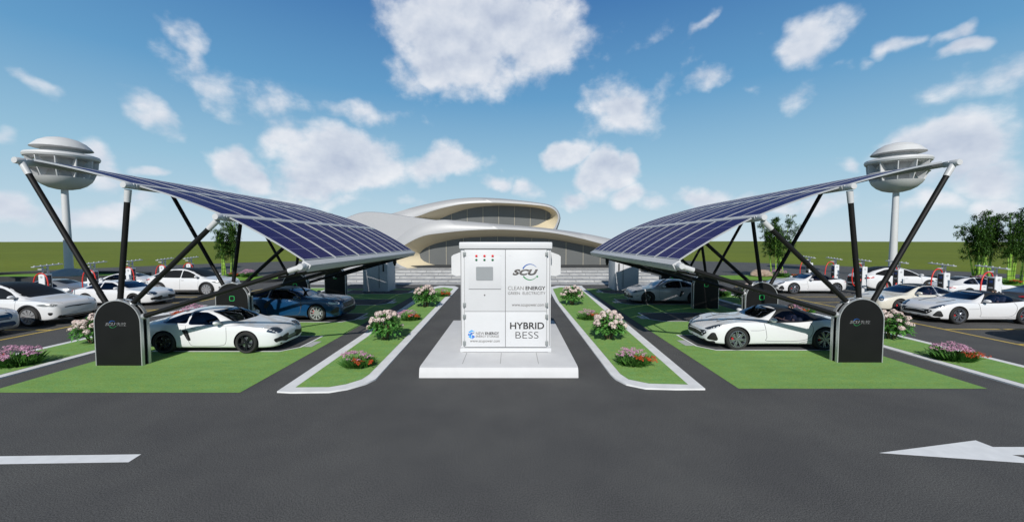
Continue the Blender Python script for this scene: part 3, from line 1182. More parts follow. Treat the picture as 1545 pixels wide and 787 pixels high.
# ---- muscle coupe
MUSCLE = dict(
    wb=2.72, wr_=0.365, wheel_w=0.27, rim=(10, 'single', 'rim_silver'),
    top=[(2.36, .62), (2.32, .76), (2.2, .86), (1.9, .93), (1.5, .975), (1.1, 1.0), (.85, 1.02), (.5, 1.16), (.1, 1.31), (-.25, 1.375), (-.6, 1.38), (-1.0, 1.335), (-1.4, 1.23), (-1.75, 1.11), (-2.05, 1.055), (-2.32, 1.04), (-2.42, .92)],
    sh=[(2.36, .56), (2.25, .74), (2.0, .85), (1.6, .91), (1.36, .93), (1.0, .925), (.5, .92), (0, .925), (-.6, .95), (-1.0, .985), (-1.36, 1.01), (-1.8, 1.0), (-2.2, .97), (-2.42, .84)],
    zb=[(2.36, .30), (2.25, .20), (2.0, .16), (1.3, .15), (-1.4, .17), (-2.0, .22), (-2.3, .34), (-2.42, .42)],
    w=[(2.36, .72), (2.28, .82), (2.1, .90), (1.8, .945), (1.36, .96), (.9, .945), (.4, .93), (0, .93), (-.6, .94), (-1.0, .96), (-1.36, .975), (-1.8, .95), (-2.2, .88), (-2.42, .74)],
    ws=[(2.36, .95), (1.36, .95), (0, .95), (-1.36, .935), (-2.42, .93)],
    wr=[(2.36, .75), (1.6, .70), (1.0, .76), (.85, .80), (.5, .74), (.1, .665), (-.4, .62), (-1.0, .60), (-1.6, .60), (-2.1, .70), (-2.42, .7)],
    zr=[(2.36, .6), (1.2, .6), (.85, .7), (.5, .82), (0, .88), (-.6, .87), (-1.2, .82), (-1.7, .7), (-2.42, .6)],
    cabin=(-1.2, 1.0),
    side_windows=[[(.66, .96), (.25, 1.17), (-.05, 1.285), (-.5, 1.315), (-.70, 1.305), (-.70, .995), (-.5, .965)], [(-.76, 1.01), (-.76, 1.30), (-1.0, 1.265), (-1.35, 1.15), (-1.56, 1.065), (-1.36, 1.035)]],
    windscreen=[(-.68, 1.035), (-.60, 1.19), (-.54, 1.315), (.54, 1.315), (.60, 1.19), (.68, 1.035), (.3, 1.03), (-.3, 1.03)], ws_from=-.2,
    mirror=(.55, 1.0), seat=(-.38, .52), dash=(.5, .86),
    panels=[
        ('headlight', [(.62, .79), (.74, .84), (1.04, .83), (1.02, .75), (.78, .73), (.64, .73)], 'corner:40', 'lamp_white', .006),
        ('grille', [(-.52, .80), (.52, .80), (.60, .68), (.50, .56), (-.50, .56), (-.60, .68)], 'front', 'grille_black', .004),
        ('lower_grille', [(-.60, .48), (.60, .48), (.66, .36), (.5, .28), (-.5, .28), (-.66, .36)], 'front', 'grille_black', .004),
        ('fog_vent', [(.66, .60), (.76, .62), (.98, .42), (.92, .34), (.70, .40)], 'corner:42', 'grille_black', .004),
        ('side_skirt', [(-.92, .26), (.90, .26), (.92, .17), (-.92, .18)], 'side', 'trim_black', .006),
        ('fender_badge', [(.70, .74), (.76, .74), (.72, .56), (.70, .56)], 'side', 'trim_black', .004),
        ('side_scoop', [(-.72, .86), (-.56, .86), (-.68, .60), (-.84, .56), (-.82, .72)], 'side', 'trim_black', .004),
        ('rear_window', [(-1.66, -.44), (-1.66, .44), (-.92, .50), (-.92, -.50)], 'top', 'car_glass_dark', .004),
        ('roof_panel', [(-.85, -.52), (-.85, .52), (.0, .56), (.05, 0), (.0, -.56)], 'top', 'roof_black', .004),
        ('tail_light', [(.30, .92), (.70, .93), (.70, .78), (.30, .77)], 'rearcorner:20', 'lamp_red', .006),
    ],
    lines=[('door_seam', [(.68, .90), (.70, .7), (.66, .42), (.5, .28), (0, .26), (-.6, .28), (-.72, .5), (-.70, .92)], .010, 'side', 'seam'),
           ('bonnet_seam', [(.95, .74), (1.4, .70), (1.9, .64), (2.2, .52)], .012, 'top', 'seam')],
    window_trim='chrome',
)

# ---- long-bonnet roadster with dark top
ROADSTER = dict(
    wb=2.70, wr_=0.355, wheel_w=0.26, rim=(7, 'twin', 'rim_grey'), glass='car_glass_clear',
    top=[(2.26, .52), (2.20, .63), (2.05, .71), (1.8, .785), (1.4, .87), (1.0, .925), (.55, .955), (.3, 1.06), (.0, 1.205), (-.25, 1.275), (-.5, 1.285), (-.85, 1.235), (-1.2, 1.12), (-1.55, 1.005), (-1.85, .96), (-2.1, .92), (-2.2, .78)],
    sh=[(2.26, .46), (2.15, .60), (1.9, .73), (1.6, .83), (1.35, .875), (1.0, .865), (.5, .85), (0, .845), (-.5, .855), (-1.0, .90), (-1.35, .93), (-1.7, .915), (-2.0, .86), (-2.2, .72)],
    zb=[(2.26, .27), (2.12, .19), (1.9, .16), (1.3, .15), (-1.4, .16), (-1.9, .22), (-2.1, .30), (-2.2, .40)],
    w=[(2.26, .52), (2.20, .66), (2.06, .78), (1.85, .865), (1.6, .91), (1.35, .925), (1.0, .905), (.5, .87), (0, .865), (-.5, .885), (-1.0, .925), (-1.35, .94), (-1.7, .915), (-2.0, .83), (-2.2, .64)],
    ws=[(2.26, .93), (1.35, .93), (.5, .945), (-.5, .94), (-1.35, .92), (-2.2, .92)],
    wr=[(2.26, .62), (1.6, .64), (1.0, .72), (.6, .80), (.3, .75), (0, .67), (-.4, .62), (-.9, .60), (-1.3, .60), (-1.8, .66), (-2.2, .6)],
    zr=[(2.26, .6), (1.2, .35), (.8, .55), (.55, .72), (.2, .85), (-.3, .88), (-.9, .83), (-1.4, .7), (-2.2, .5)],
    cabin=(-.95, .75),
    side_windows=[[(.26, .885), (.02, 1.07), (-.22, 1.17), (-.5, 1.18), (-.86, 1.13), (-1.0, 1.06), (-.98, .95), (-.8, .895)]],
    windscreen=[(-.62, .955), (-.57, 1.09), (-.50, 1.215), (.50, 1.215), (.57, 1.09), (.62, .955), (.3, .95), (-.3, .95)], ws_from=-.25,
    soft_top=dict(front=((.34, .885), (-.16, 1.27)), rear=((-1.75, .86), (-1.2, 1.26)), sf=-1, sr=1),
    mirror=(.28, .93), seat=(-.48, .48), dash=(.22, .80),
    panels=[
        ('headlight', [(.40, .60), (.52, .665), (.74, .755), (.92, .79), (.90, .735), (.74, .665), (.56, .60)], 'corner:42', 'lamp', .006),
        ('grille', [(-.58, .56), (.58, .56), (.66, .50), (.50, .36), (-.50, .36), (-.66, .50)], 'front', 'grille_black', .004),
        ('lower_lip', [(-.62, .30), (.62, .30), (.62, .22), (-.62, .22)], 'front', 'trim_black', .008),
        ('bumper_vent', [(.66, .53), (.76, .54), (.84, .34), (.80, .28), (.56, .30), (.52, .34)], 'corner:44', 'grille_black', .004),
        ('corner_lip', [(.10, .30), (.78, .27), (.78, .19), (.10, .22)], 'corner:40', 'trim_black', .008),
        ('bonnet_vent', [(.95, .40), (1.35, .44), (1.75, .38), (1.74, .33), (1.35, .37), (.95, .34)], 'top', 'trim_black', .004),
        ('bonnet_vent', [(.95, -.40), (1.35, -.44), (1.75, -.38), (1.74, -.33), (1.35, -.37), (.95, -.34)], 'top', 'trim_black', .004),
        ('tail_light', [(.30, .76), (.56, .79), (.86, .82), (.88, .77), (.6, .72), (.32, .70)], 'rearcorner:30', 'lamp_red', .006),
        ('rear_window', [(-1.38, -.36), (-1.38, .36), (-.92, .44), (-.92, -.44)], 'top', 'car_glass_dark', .004),
    ],
    lines=[('door_seam', [(.50, .84), (.46, .66), (.42, .40), (.44, .30), (.1, .28), (-.5, .29), (-.82, .36), (-.95, .52), (-.98, .72), (-.90, .87)], .012, 'side', 'seam'),
           ('sill_crease', [(-.6, .22), (-.85, .30), (-1.0, .26)], .010, 'side', 'seam'),
           ('fender_crease', [(.95, .62), (.7, .615), (.5, .63)], .008, 'side', 'seam')],
)

# ---- tall electric suv
SUV = dict(
    wb=2.965, wr_=0.39, wheel_w=0.27, rim=(9, 'fan', 'rim_silver'), glass='car_glass_dark', open=False,
    top=[(2.45, .72), (2.41, .84), (2.3, .92), (2.05, .99), (1.7, 1.05), (1.4, 1.10), (1.15, 1.17), (.8, 1.34), (.4, 1.525), (0, 1.64), (-.4, 1.68), (-.9, 1.66), (-1.4, 1.56), (-1.8, 1.42), (-2.15, 1.255), (-2.42, 1.18), (-2.52, 1.02)],
    sh=[(2.45, .66), (2.35, .82), (2.1, .93), (1.7, 1.0), (1.3, 1.02), (.8, 1.03), (.2, 1.04), (-.6, 1.07), (-1.2, 1.11), (-1.8, 1.13), (-2.2, 1.10), (-2.52, .96)],
    zb=[(2.45, .36), (2.3, .24), (2.0, .20), (1.3, .19), (-1.5, .20), (-2.1, .26), (-2.4, .38), (-2.52, .5)],
    w=[(2.45, .66), (2.38, .80), (2.2, .91), (1.9, .97), (1.48, 1.0), (.9, .985), (.2, .98), (-.6, .985), (-1.2, 1.0), (-1.48, 1.005), (-1.9, .97), (-2.3, .87), (-2.52, .7)],
    ws=[(2.45, .94), (1.48, .94), (0, .945), (-1.48, .92), (-2.52, .92)],
    wr=[(2.45, .70), (1.7, .72), (1.3, .80), (1.0, .78), (.5, .705), (0, .655), (-.8, .635), (-1.5, .62), (-2.1, .64), (-2.52, .66)],
    zr=[(2.45, .6), (1.5, .5), (1.15, .66), (.7, .82), (.2, .87), (-.8, .87), (-1.5, .82), (-2.1, .7), (-2.52, .6)],
    cabin=(-1.4, 1.2),
    side_windows=[[(.98, 1.08), (.55, 1.335), (.2, 1.475), (-.12, 1.535), (-.12, 1.09)], [(-.20, 1.10), (-.20, 1.54), (-.75, 1.55), (-1.2, 1.48), (-1.75, 1.29), (-1.9, 1.19), (-1.5, 1.13)]],
    windscreen=[(-.74, 1.17), (-.66, 1.40), (-.58, 1.56), (.58, 1.56), (.66, 1.40), (.74, 1.17), (.3, 1.155), (-.3, 1.155)], ws_from=0,
    mirror=(.92, 1.16), seat=(-.4, .7), dash=(.7, 1.0), mirror_mat=None,
    panels=[
        ('roof_glass', [(1.22, -.66), (1.25, 0), (1.22, .66), (.8, .68), (.2, .60), (-.8, .56), (-1.5, .52), (-2.05, .46), (-2.05, -.46), (-1.5, -.52), (-.8, -.56), (.2, -.60), (.8, -.68)], 'top', 'roof_glass', .006),
        ('headlight', [(.56, .82), (.72, .875), (1.02, .885), (1.16, .85), (.98, .79), (.68, .765)], 'corner:42', 'lamp_grey', .006),
        ('nose_slot', [(-.52, .725), (-.3, .75), (.3, .75), (.52, .725), (.52, .70), (.2, .715), (0, .69), (-.2, .715), (-.52, .70)], 'front', 'grille_black', .005),
        ('lower_grille', [(-.72, .42), (.72, .42), (.76, .33), (.6, .27), (-.6, .27), (-.76, .33)], 'front', 'trim_black', .006),
        ('fog_vent', [(.70, .54), (.86, .55), (.82, .43), (.74, .43)], 'corner:42', 'grille_black', .004),
        ('side_skirt', [(-1.06, .36), (1.06, .36), (1.06, .20), (-1.06, .20)], 'side', 'trim_black', .008),
        ('tail_light', [(.42, .98), (.66, 1.02), (1.0, 1.05), (1.02, .98), (.70, .90), (.44, .90)], 'rearcorner:32', 'lamp_red', .006),
        ('rear_bumper', [(-.76, .52), (.76, .52), (.78, .36), (-.78, .36)], 'rear', 'trim_black', .006),
        ('tailgate', [(-.64, .96), (.64, .96), (.66, .60), (-.66, .60)], 'rear', 'trim_black', .003),
        ('door_handle', [(-.10, .955), (.10, .955), (.10, .935), (-.10, .935)], 'side', 'seam', .006),
        ('wheel_arch', strip_poly([(1.4825 + .455 * math.cos(PI * i / 16), .385 + .455 * math.sin(PI * i / 16)) for i in range(-1, 18)], .07), 'side', 'trim_black', .010),
        ('wheel_arch', strip_poly([(-1.4825 + .455 * math.cos(PI * i / 16), .385 + .455 * math.sin(PI * i / 16)) for i in range(-1, 18)], .07), 'side', 'trim_black', .010),
    ],
    lines=[('door_seam', [(.98, 1.02), (.98, .7), (.96, .38)], .010, 'side', 'seam'), ('door_seam', [(-.16, 1.05), (-.16, .7), (-.16, .38)], .010, 'side', 'seam'),
           ('bonnet_seam', [(1.2, .80), (1.7, .76), (2.1, .68), (2.35, .5)], .010, 'top', 'seam')],
)
# ================================================================ the setting
def G(*pts):
    return [gp(x, y) for x, y in pts]


def big_field():
    mb = MB()
    n = 1500
    mb.add([(-n, -200, -0.03), (n, -200, -0.03), (n, 2600, -0.03), (-n, 2600, -0.03)], [(0, 1, 2, 3)])
    o = mb.build('ground', M['field'], None, None, False)
    o['kind'] = 'structure'


big_field()
sheet('parking_lot', [(-2.5 + 57.5 * math.cos(2 * PI * i / 96), 20 + 57.5 * math.sin(2 * PI * i / 96)) for i in range(96)], M['asphalt'], 0.0)

# lawns under the solar canopies
AX = -0.45                                   # the middle line between the two canopies
Y_FRONT = gp(300, 592).y
LAWN_L = (-11.80, -6.10)
sheet('lawn', [(LAWN_L[0], Y_FRONT), (LAWN_L[1], Y_FRONT), (LAWN_L[1], 28.0), (LAWN_L[0], 28.0)], M['lawn'], 0.006)
Y_FRONT_R = gp(1300, 586).y
LAWN_R = (5.22, 10.95)
sheet('lawn', [(LAWN_R[0], Y_FRONT_R), (LAWN_R[1], Y_FRONT_R), (LAWN_R[1], 28.0), (LAWN_R[0], 28.0)], M['lawn'], 0.006)

# outer planting beds with pale kerbs
def bed(x0, x1, y0, y1, k=0.26):
    sheet('kerb', [(x0, y0), (x1, y0), (x1, y1), (x0, y1)], M['kerb_white'], 0.035, thick=0.08)
    sheet('lawn', [(x0 + k, y0 + k), (x1 - k, y0 + k), (x1 - k, y1 - k), (x0 + k, y1 - k)], M['lawn'], 0.042)


bed(-14.85, -12.62, 7.5, 28.5)
bed(11.78, 13.85, 7.5, 28.5)

# islands beside the storage cabinet
isl_o = G((418, 592), (440, 593.2), (496, 592.5), (524, 588), (552, 580), (567, 573), (692, 434.3), (686, 432), (664, 431.4), (655, 433))
isl_i = G((446, 586.3), (496, 586), (522, 581.6), (546, 574), (557, 566.5), (684, 436), (670, 434), (657.5, 435.8))


def rounded(pts, idx, it=2):
    return pts


sheet('kerb', isl_o, M['kerb_white'], 0.035, thick=0.08)
sheet('lawn', isl_i, M['lawn'], 0.042)
isr_o = G((1064, 588), (1020, 588.2), (974, 587), (945, 581), (929, 573), (921, 566), (838, 455), (827, 434), (840, 431.4), (878, 431.4), (879, 433))
isr_i = G((1038, 582), (979, 580.5), (948, 574), (936, 566), (843, 455), (834, 436.5), (845, 434), (872, 434), (875, 435.8))
sheet('kerb', isr_o, M['kerb_white'], 0.035, thick=0.08)
sheet('lawn', isr_i, M['lawn'], 0.042)

# charging bays: asphalt rectangle with a white outline and one clipped corner
BAY_Y = []


def charge_bay(side, y0, y1):
    xo, xi = (-11.05, -6.72) if side < 0 else (10.15, 5.92)
    s = -1 if side < 0 else 1
    def pts(k):
        return [(xo - s * k, y0 + k), (xi + s * (0.42 + k * 0.4), y0 + k), (xi + s * k, y0 + 0.5 + k * 0.3), (xi + s * k, y1 - k), (xo - s * k, y1 - k)]
    sheet('bay_marking', pts(0), M['white_paint'], 0.012)
    sheet('charging_bay', pts(0.07), M['bay_asphalt'], 0.018)
    sheet('bay_pad', [(xi + s * -0.02, y0 + 0.55), (xi - s * 0.30, y0 + 0.55), (xi - s * 0.30, y0 + 1.25), (xi + s * -0.02, y0 + 1.25)], M['plate'], 0.013)


for k in range(4):
    y = 12.02 + 4.42 * k
    charge_bay(-1, y, y + 2.05)
    charge_bay(1, y + 0.15, y + 2.2)

# painted lines of the outer parking rows
def rect(x0, y0, x1, y1):
    return [(x0, y0), (x1, y0), (x1, y1), (x0, y1)]


for s, xl in ((-1, -17.55), (1, 16.62)):
    sheet('lane_line', rect(xl - 0.06, 6, xl + 0.06, 29.5), M['yellow_paint'], 0.005)
    for k in range(8):
        y = (10.6 if s < 0 else 10.7) + 2.22 * k + (0 if s < 0 else 0.0)
        sheet('stall_line', rect(xl + s * 0.06, y - 0.05, xl + s * 5.0, y + 0.05), M['yellow_paint'], 0.005)
        sheet('stall_line', rect(xl + s * 6.2, y - 0.05, xl + s * 11.2, y + 0.05), M['yellow_paint'], 0.005)


def arrow(cx, cy, rot, L=2.6, sc=1.0):
    p = [(0, L / 2), (0.55, L / 2 - 1.1), (0.16, L / 2 - 0.95), (0.14, -L / 2), (-0.14, -L / 2), (-0.16, L / 2 - 0.95), (-0.55, L / 2 - 1.1)]
    c, s = math.cos(rot), math.sin(rot)
    return [(cx + (x * c - y * s) * sc, cy + (x * s + y * c) * sc) for x, y in p]


sheet('lane_arrow', arrow(-16.2, 19.2, PI, 3.0, 1.1), M['white_paint'], 0.005)
sheet('lane_arrow', arrow(15.2, 17.6, PI, 3.0, 1.1), M['white_paint'], 0.005)
sheet('lane_arrow', arrow(15.2, 25.0, PI, 3.0, 1.1), M['white_paint'], 0.005)
# front road: end of a stripe at the left, head of an arrow at the right
a, b, c, d = gp(0, 688), gp(213, 685), gp(194, 697), gp(0, 700)
k = 8.0
sheet('road_stripe', [b, c, c + (d - c).normalized() * k, b + (a - b).normalized() * k], M['white_paint'], 0.005)
tip, ub, un, lb, ln = gp(1326, 683), gp(1472, 664), gp(1498, 674), gp(1592, 701.5), gp(1527, 686)
sheet('road_arrow', [tip, ub, un, un + Vector((6, 0, 0)), ln + Vector((6, 0, 0)), ln, lb], M['white_paint'], 0.005)

# ---- paved forecourt and steps of the hall
def steps():
    o = sheet('forecourt', [(-17, 30.6), (13.5, 30.6), (13.5, 43), (-17, 43)], M['stone'], 0.03, thick=0.06)
    for i, y in enumerate((32.5, 34.4, 36.3, 38.2)):
        z = 0.03 + 0.12 * (i + 1)
        sheet('step', [(-16.8 + .3 * i, y), (13.3 - .3 * i, y), (13.3 - .3 * i, 46), (-16.8 + .3 * i, 46)], M['stone'], z, thick=0.118)


steps()

def loop_loft(mb, curves, close=True):
    n = len(curves[0])
    vs, fs = [], []
    for c in curves: vs += c
    for j in range(len(curves) - 1):
        for i in range(n if close else n - 1):
            fs.append((j * n + i, j * n + (i + 1) % n, (j + 1) * n + (i + 1) % n, (j + 1) * n + i))
    mb.add(vs, fs)


# far beds: low dark kerb round bright lawn
def far_bed(cx, cy, rx, ry, h=0.22, wall=0.3, n=40, drop=0.0):
    ol = [(cx + rx * math.copysign(abs(math.cos(2 * PI * i / n)) ** 0.7, math.cos(2 * PI * i / n)), cy + ry * math.copysign(abs(math.sin(2 * PI * i / n)) ** 0.7, math.sin(2 * PI * i / n))) for i in range(n)]
    il = [(cx + (x - cx) * (1 - wall / rx), cy + (y - cy) * (1 - wall / ry)) for x, y in ol]
    if drop <= 0:
        sheet('kerb', ol, M['kerb_dark'], h, thick=h + 0.02)
        sheet('lawn', il, M['bed_lawn'], h + 0.012)
        return
    mb = MB()
    O = [Vector((x, y, 0)) for x, y in ol]; I = [Vector((x, y, 0)) for x, y in il]
    up = Vector((0, 0, h))
    loop_loft(mb, [O, [p + up for p in O], [p + up for p in I], I])
    mb.build('kerb', M['kerb_dark'], None, 30)['kind'] = 'structure'
    sheet('lawn', il, M['bed_lawn'], h - drop)


far_bed(-24.3, 33.6, 4.9, 2.3)
far_bed(22.2, 34.2, 5.6, 2.6)
far_bed(-38.2, 33.6, 6.6, 3.0, 0.62, 0.3, 40, 0.2)
far_bed(36.0, 30.2, 7.0, 3.6, 0.36, 0.3, 40, 0.06)

# ================================================================ hall in the background
def px_loop(pts, Y, N=72):
    q = catmull(pts, 10, True)
    # resample evenly
    P = [Vector(p) for p in q]
    L = [0]
    for i in range(len(P)): L.append(L[-1] + (P[(i + 1) % len(P)] - P[i]).length)
    out = []
    j = 0
    for k in range(N):
        t = L[-1] * k / N
        while L[j + 1] < t: j += 1
        u = (t - L[j]) / max(L[j + 1] - L[j], 1e-9)
        p = P[j] * (1 - u) + P[(j + 1) % len(P)] * u
        out.append(dp(p.x, p.y, Y))
    return out


def blend(a, b, t, dy=0.0):
    return [p * (1 - t) + q * t + Vector((0, dy, 0)) for p, q in zip(a, b)]


HALL = thing('exhibition_hall', 'white curved exhibition hall with cream lined openings and grey glass front', 'building', (-2, 46, 0))


def hall_part(mb, name, mat, angle=40, parent=None):
    o = mb.build(name, mat, None, angle)
    p = parent or HALL
    o.parent = p
    o.matrix_parent_inverse = Matrix.Translation((2, -46, 0))
    return o


def storey(outer, mid, glass, Y, back, roof_mat):
    """white outer rim, cream reveal and glass set back inside it"""
    # all three outlines start at the left end and run clockwise along the top
    N = 96
    O = px_loop(outer, Y + 0.5, N)
    F = px_loop(mid, Y, N)
    Gl = px_loop(glass, Y + 2.2, N)
    sh = MB()
    OB = [Vector((p.x, back, 0.4 + (p.z - 0.4) * 0.97)) for p in O]
    M1 = blend(O, F, 0.5, -0.22)
    loop_loft(sh, [OB, blend(O, OB, 0.5), O, M1, F])
    sh.add(OB, [tuple(range(N))])
    s = hall_part(sh, 'roof_shell', roof_mat, 50)
    rv = MB()
    R1 = blend(F, Gl, 0.5, -0.15)
    loop_loft(rv, [F, R1, Gl])
    hall_part(rv, 'reveal', M['soffit_cream'], 50)
    gm = MB()
    gm.add(Gl, [tuple(range(N))])
    g = hall_part(gm, 'glass_front', M['curtain_glass'], None)
    # mullions
    xs = [p.x for p in Gl]
    mm = MB()
    x = math.ceil(min(xs) / 1.9) * 1.9 + 0.3
    while x < max(xs) - 0.3:
        zz = []
        for i in range(N):
            a, b = Gl[i], Gl[(i + 1) % N]
            if (a.x - x) * (b.x - x) <= 0 and a.x != b.x:
                t = (x - a.x) / (b.x - a.x)
                zz.append(a.z + (b.z - a.z) * t)
        if len(zz) >= 2:
            mm.box((x, Y + 2.18, (min(zz) + max(zz)) / 2), (0.04, 0.06, max(zz) - min(zz) - 0.02))
        x += 1.9
    o = mm.build('mullion', M['mullion'], g, 30)
    return s


# the two loops of the shell (read off the facade), from the left end over the top and back along the base
low_o = [(580, 392), (590, 371), (606, 354), (632, 338.5), (664, 331.6), (706, 334), (750, 337.8), (792, 341), (833, 345), (872, 350.5), (909, 357.5), (950, 368), (978, 383), (985, 398), (970, 409), (920, 411), (840, 411.5), (760, 411.8), (700, 412), (645, 412.2), (612, 409), (592, 403)]
low_m = [(595, 390), (601, 378), (612, 368.5), (638, 356), (666, 351.5), (706, 347.5), (750, 346), (792, 347.5), (833, 351), (872, 358.5), (909, 368), (945, 377), (966, 387), (972, 397), (960, 405), (916, 407), (840, 407.5), (760, 407.8), (700, 408), (648, 408), (618, 405), (601, 398)]
low_g = [(633, 383), (640, 375), (655, 368.2), (676, 363), (700, 359), (726, 357.5), (755, 356.8), (792, 358), (833, 361), (872, 368), (905, 375), (932, 382), (948, 389), (950, 394), (940, 398.5), (905, 400), (840, 401), (760, 402), (700, 402), (664, 400.5), (644, 396), (635, 390)]
up_o = [(560, 330), (590, 322.5), (626, 312), (665, 303.4), (692, 299.5), (717, 298), (749, 299), (778, 301.5), (804, 304.5), (828, 308.5), (840, 315), (845.7, 327), (843, 339), (836, 350), (800, 352), (750, 352), (700, 350), (660, 345), (620, 340), (585, 336)]
up_m = [(612, 331), (632, 325.5), (648, 319.5), (665, 314.4), (682, 310.5), (700, 307.5), (724, 306), (749, 305.8), (775, 306.8), (802, 308.6), (825, 311.5), (837, 317), (842, 327), (839, 338), (831, 347), (800, 349), (750, 349), (700, 346), (660, 340), (630, 335)]
up_g = [(662, 332), (670, 327.5), (682, 322.5), (697, 317.4), (712, 314), (728, 311.7), (749, 310.3), (772, 310.6), (795, 312), (812, 314), (824, 317.5), (831, 323.5), (829, 329.5), (818, 336), (805, 341), (780, 343), (750, 343), (715, 341), (690, 338), (672, 335.5)]
storey(up_o, up_m, up_g, 46.0, 62.0, M['shell_white'])
storey(low_o, low_m, low_g, 42.0, 58.0, M['shell_white'])
# the rounded wing behind the lower loop
wing = [(470, 405), (480, 365), (505, 338), (540, 321.5), (565, 319.5), (592, 322.5), (628, 328), (668, 333), (750, 341), (830, 348), (900, 362), (950, 385), (960, 409), (850, 411), (700, 411), (560, 412), (500, 411)]
W0 = px_loop(wing, 44.95, 90)
W1 = [Vector((p.x, 61, 0.3 + (p.z - 0.3) * 0.96)) for p in W0]
cx = sum(p.x for p in W0) / 90
wm = MB()
W00 = [Vector((cx + (p.x - cx) * 0.985, 44.75, 0.3 + (p.z - 0.3) * 0.985)) for p in W0]
loop_loft(wm, [W00, W0, blend(W0, W1, 0.5), W1])
wm.add(W00, [tuple(range(90))])
wm.add(W1, [tuple(range(90))])
hall_part(wm, 'wing', M['shell_grey'], 40)
pm = MB()
pm.box((-1.5, 49.5, 0.35), (27, 14, 0.75))
hall_part(pm, 'plinth', M['kerb_dark'], 30)  # shade of the gap at the hall's foot, put into a dark box
sm = MB()
for x in (-14.0, -11.0, -8.2):
    pass

# ================================================================ observation towers
def make_tower(label):
    t = thing('observation_tower', label, 'tower', group=None)
    Rr = 2.2
    zc = 7.75
    b = MB(); b.lathe([(1.75, 0.0), (1.6, 0.3), (1.1, 0.72), (0.5, 0.95), (0.3, 1.0)], 40)
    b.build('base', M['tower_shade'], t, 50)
    b = MB(); b.lathe([(0.30, 0.98), (0.23, zc + 0.15)], 12)
    b.build('mast', M['tower_white'], t, 40)
    b = MB(); b.lathe([(0.02, zc + 0.0), (0.5, zc + 0.03), (0.95, zc + 0.16), (1.35, zc + 0.40), (1.68, zc + 0.75), (1.80, zc + 0.98), (1.70, zc + 1.0), (1.2, zc + 0.95), (0.02, zc + 0.95)], 48)
    b.build('bowl', M['tower_white'], t, 40)
    b = MB(); b.lathe([(1.15, zc + 0.9), (1.20, zc + 1.6), (1.35, zc + 2.4), (1.4, zc + 2.7)], 32)
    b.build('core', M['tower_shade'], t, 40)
    b = MB()
    b.lathe([(1.15, zc + 1.58), (2.06, zc + 1.62), (2.14, zc + 1.69), (2.06, zc + 1.76), (1.15, zc + 1.80)], 48)
    b.build('lower_ring', M['tower_white'], t, 40)
    b = MB()
    b.lathe([(1.2, zc + 2.55), (2.05, zc + 2.53), (2.24, zc + 2.60), (2.30, zc + 2.76), (2.24, zc + 2.92), (1.98, zc + 3.0), (1.2, zc + 3.04)], 56)
    b.build('deck_ring', M['tower_white'], t, 40)
    for i in range(11):
        a = 2 * PI * i / 11 + 0.2
        f = MB()
        pr = [(1.55, zc + 0.95), (1.80, zc + 0.98), (2.07, zc + 1.7), (2.16, zc + 2.56), (1.9, zc + 2.56), (1.15, zc + 1.7)]
        f.prism(pr, (0, -0.035, 0), (1, 0, 0), (0, 0, 1), -0.07)
        f.build('fin', M['tower_white'], t, 30, rot=(0, 0, a))
    b = MB(); b.lathe([(1.3, zc + 3.0), (1.25, zc + 3.5)], 32)
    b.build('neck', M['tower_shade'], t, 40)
    b = MB(); b.lathe([(0.02, zc + 3.30), (1.70, zc + 3.42), (1.90, zc + 3.45), (1.80, zc + 3.60), (1.45, zc + 3.97), (1.0, zc + 4.24), (0.5, zc + 4.38), (0.02, zc + 4.42)], 22)
    b.build('dome', M['tower_white'], t, 12)
    return t


TW = make_tower('white observation tower with saucer head behind the left row of chargers')
TW.location = (-38.4, 34.4, 0)
c = dup(TW, (34.7, 36.2, 0), 0.35, 'white observation tower with saucer head behind the right row of chargers')
# their neighbours, just outside the picture, whose shadows reach into it
c = dup(TW, (-39.0, 20.6, 0), 0.2, 'white observation tower at the left edge, nearer than the other left tower')
c = dup(TW, (37.6, 21.5, 0), 0.2, 'white observation tower at the right edge, nearer than the other right tower')

# ================================================================ storage cabinet on its plinth
YC = 11.1
ZB = 0.25


def F(px, py):
    p = dp(px, py, YC)
    return (p.x, p.z)


pl = MB()
prof = [(9.72, 0.0), (9.733, 0.10), (9.76, 0.19), (9.80, 0.235), (9.88, 0.255), (15.6, 0.255), (15.6, 0.0)]
pl.prism([(y, z) for y, z in prof], (-2.31, 0, 0), (0, 1, 0), (0, 0, 1), 3.96)
PL = pl.mesh('plinth', M['concrete'], 30)
plinth = link_mesh('plinth', PL)
tag(plinth, 'pale concrete plinth under the white storage cabinet', 'plinth')
jm = MB()
for x in (-1.27, -0.30, 0.68):
    jm.box((x, 10.55, 0.2565), (0.012, 1.0, 0.003))
jm.build('expansion_joint', M['joint'], plinth, None)

xl, zt = F(692.6, 365)
xr, _ = F(833.4, 365)
_, zb = F(762, 530.3)
CAB = thing('storage_cabinet', 'tall white battery storage cabinet with four doors, red lights and lettering', 'cabinet', ((xl + xr) / 2, YC, ZB))
CX, CZ = (xl + xr) / 2, ZB
DEP = 2.0


def cab(mb, name, mat, angle=30, parent=None, label=None):
    o = mb.build(name, mat, None, angle)
    o.parent = parent or CAB
    if parent is None: o.matrix_parent_inverse = Matrix.Translation((-CX, -YC, -CZ))
    return o


def cabm(me, name, parent=None):
    o = link_mesh(name, me)
    o.parent = parent or CAB
    if parent is None: o.matrix_parent_inverse = Matrix.Translation((-CX, -YC, -CZ))
    return o


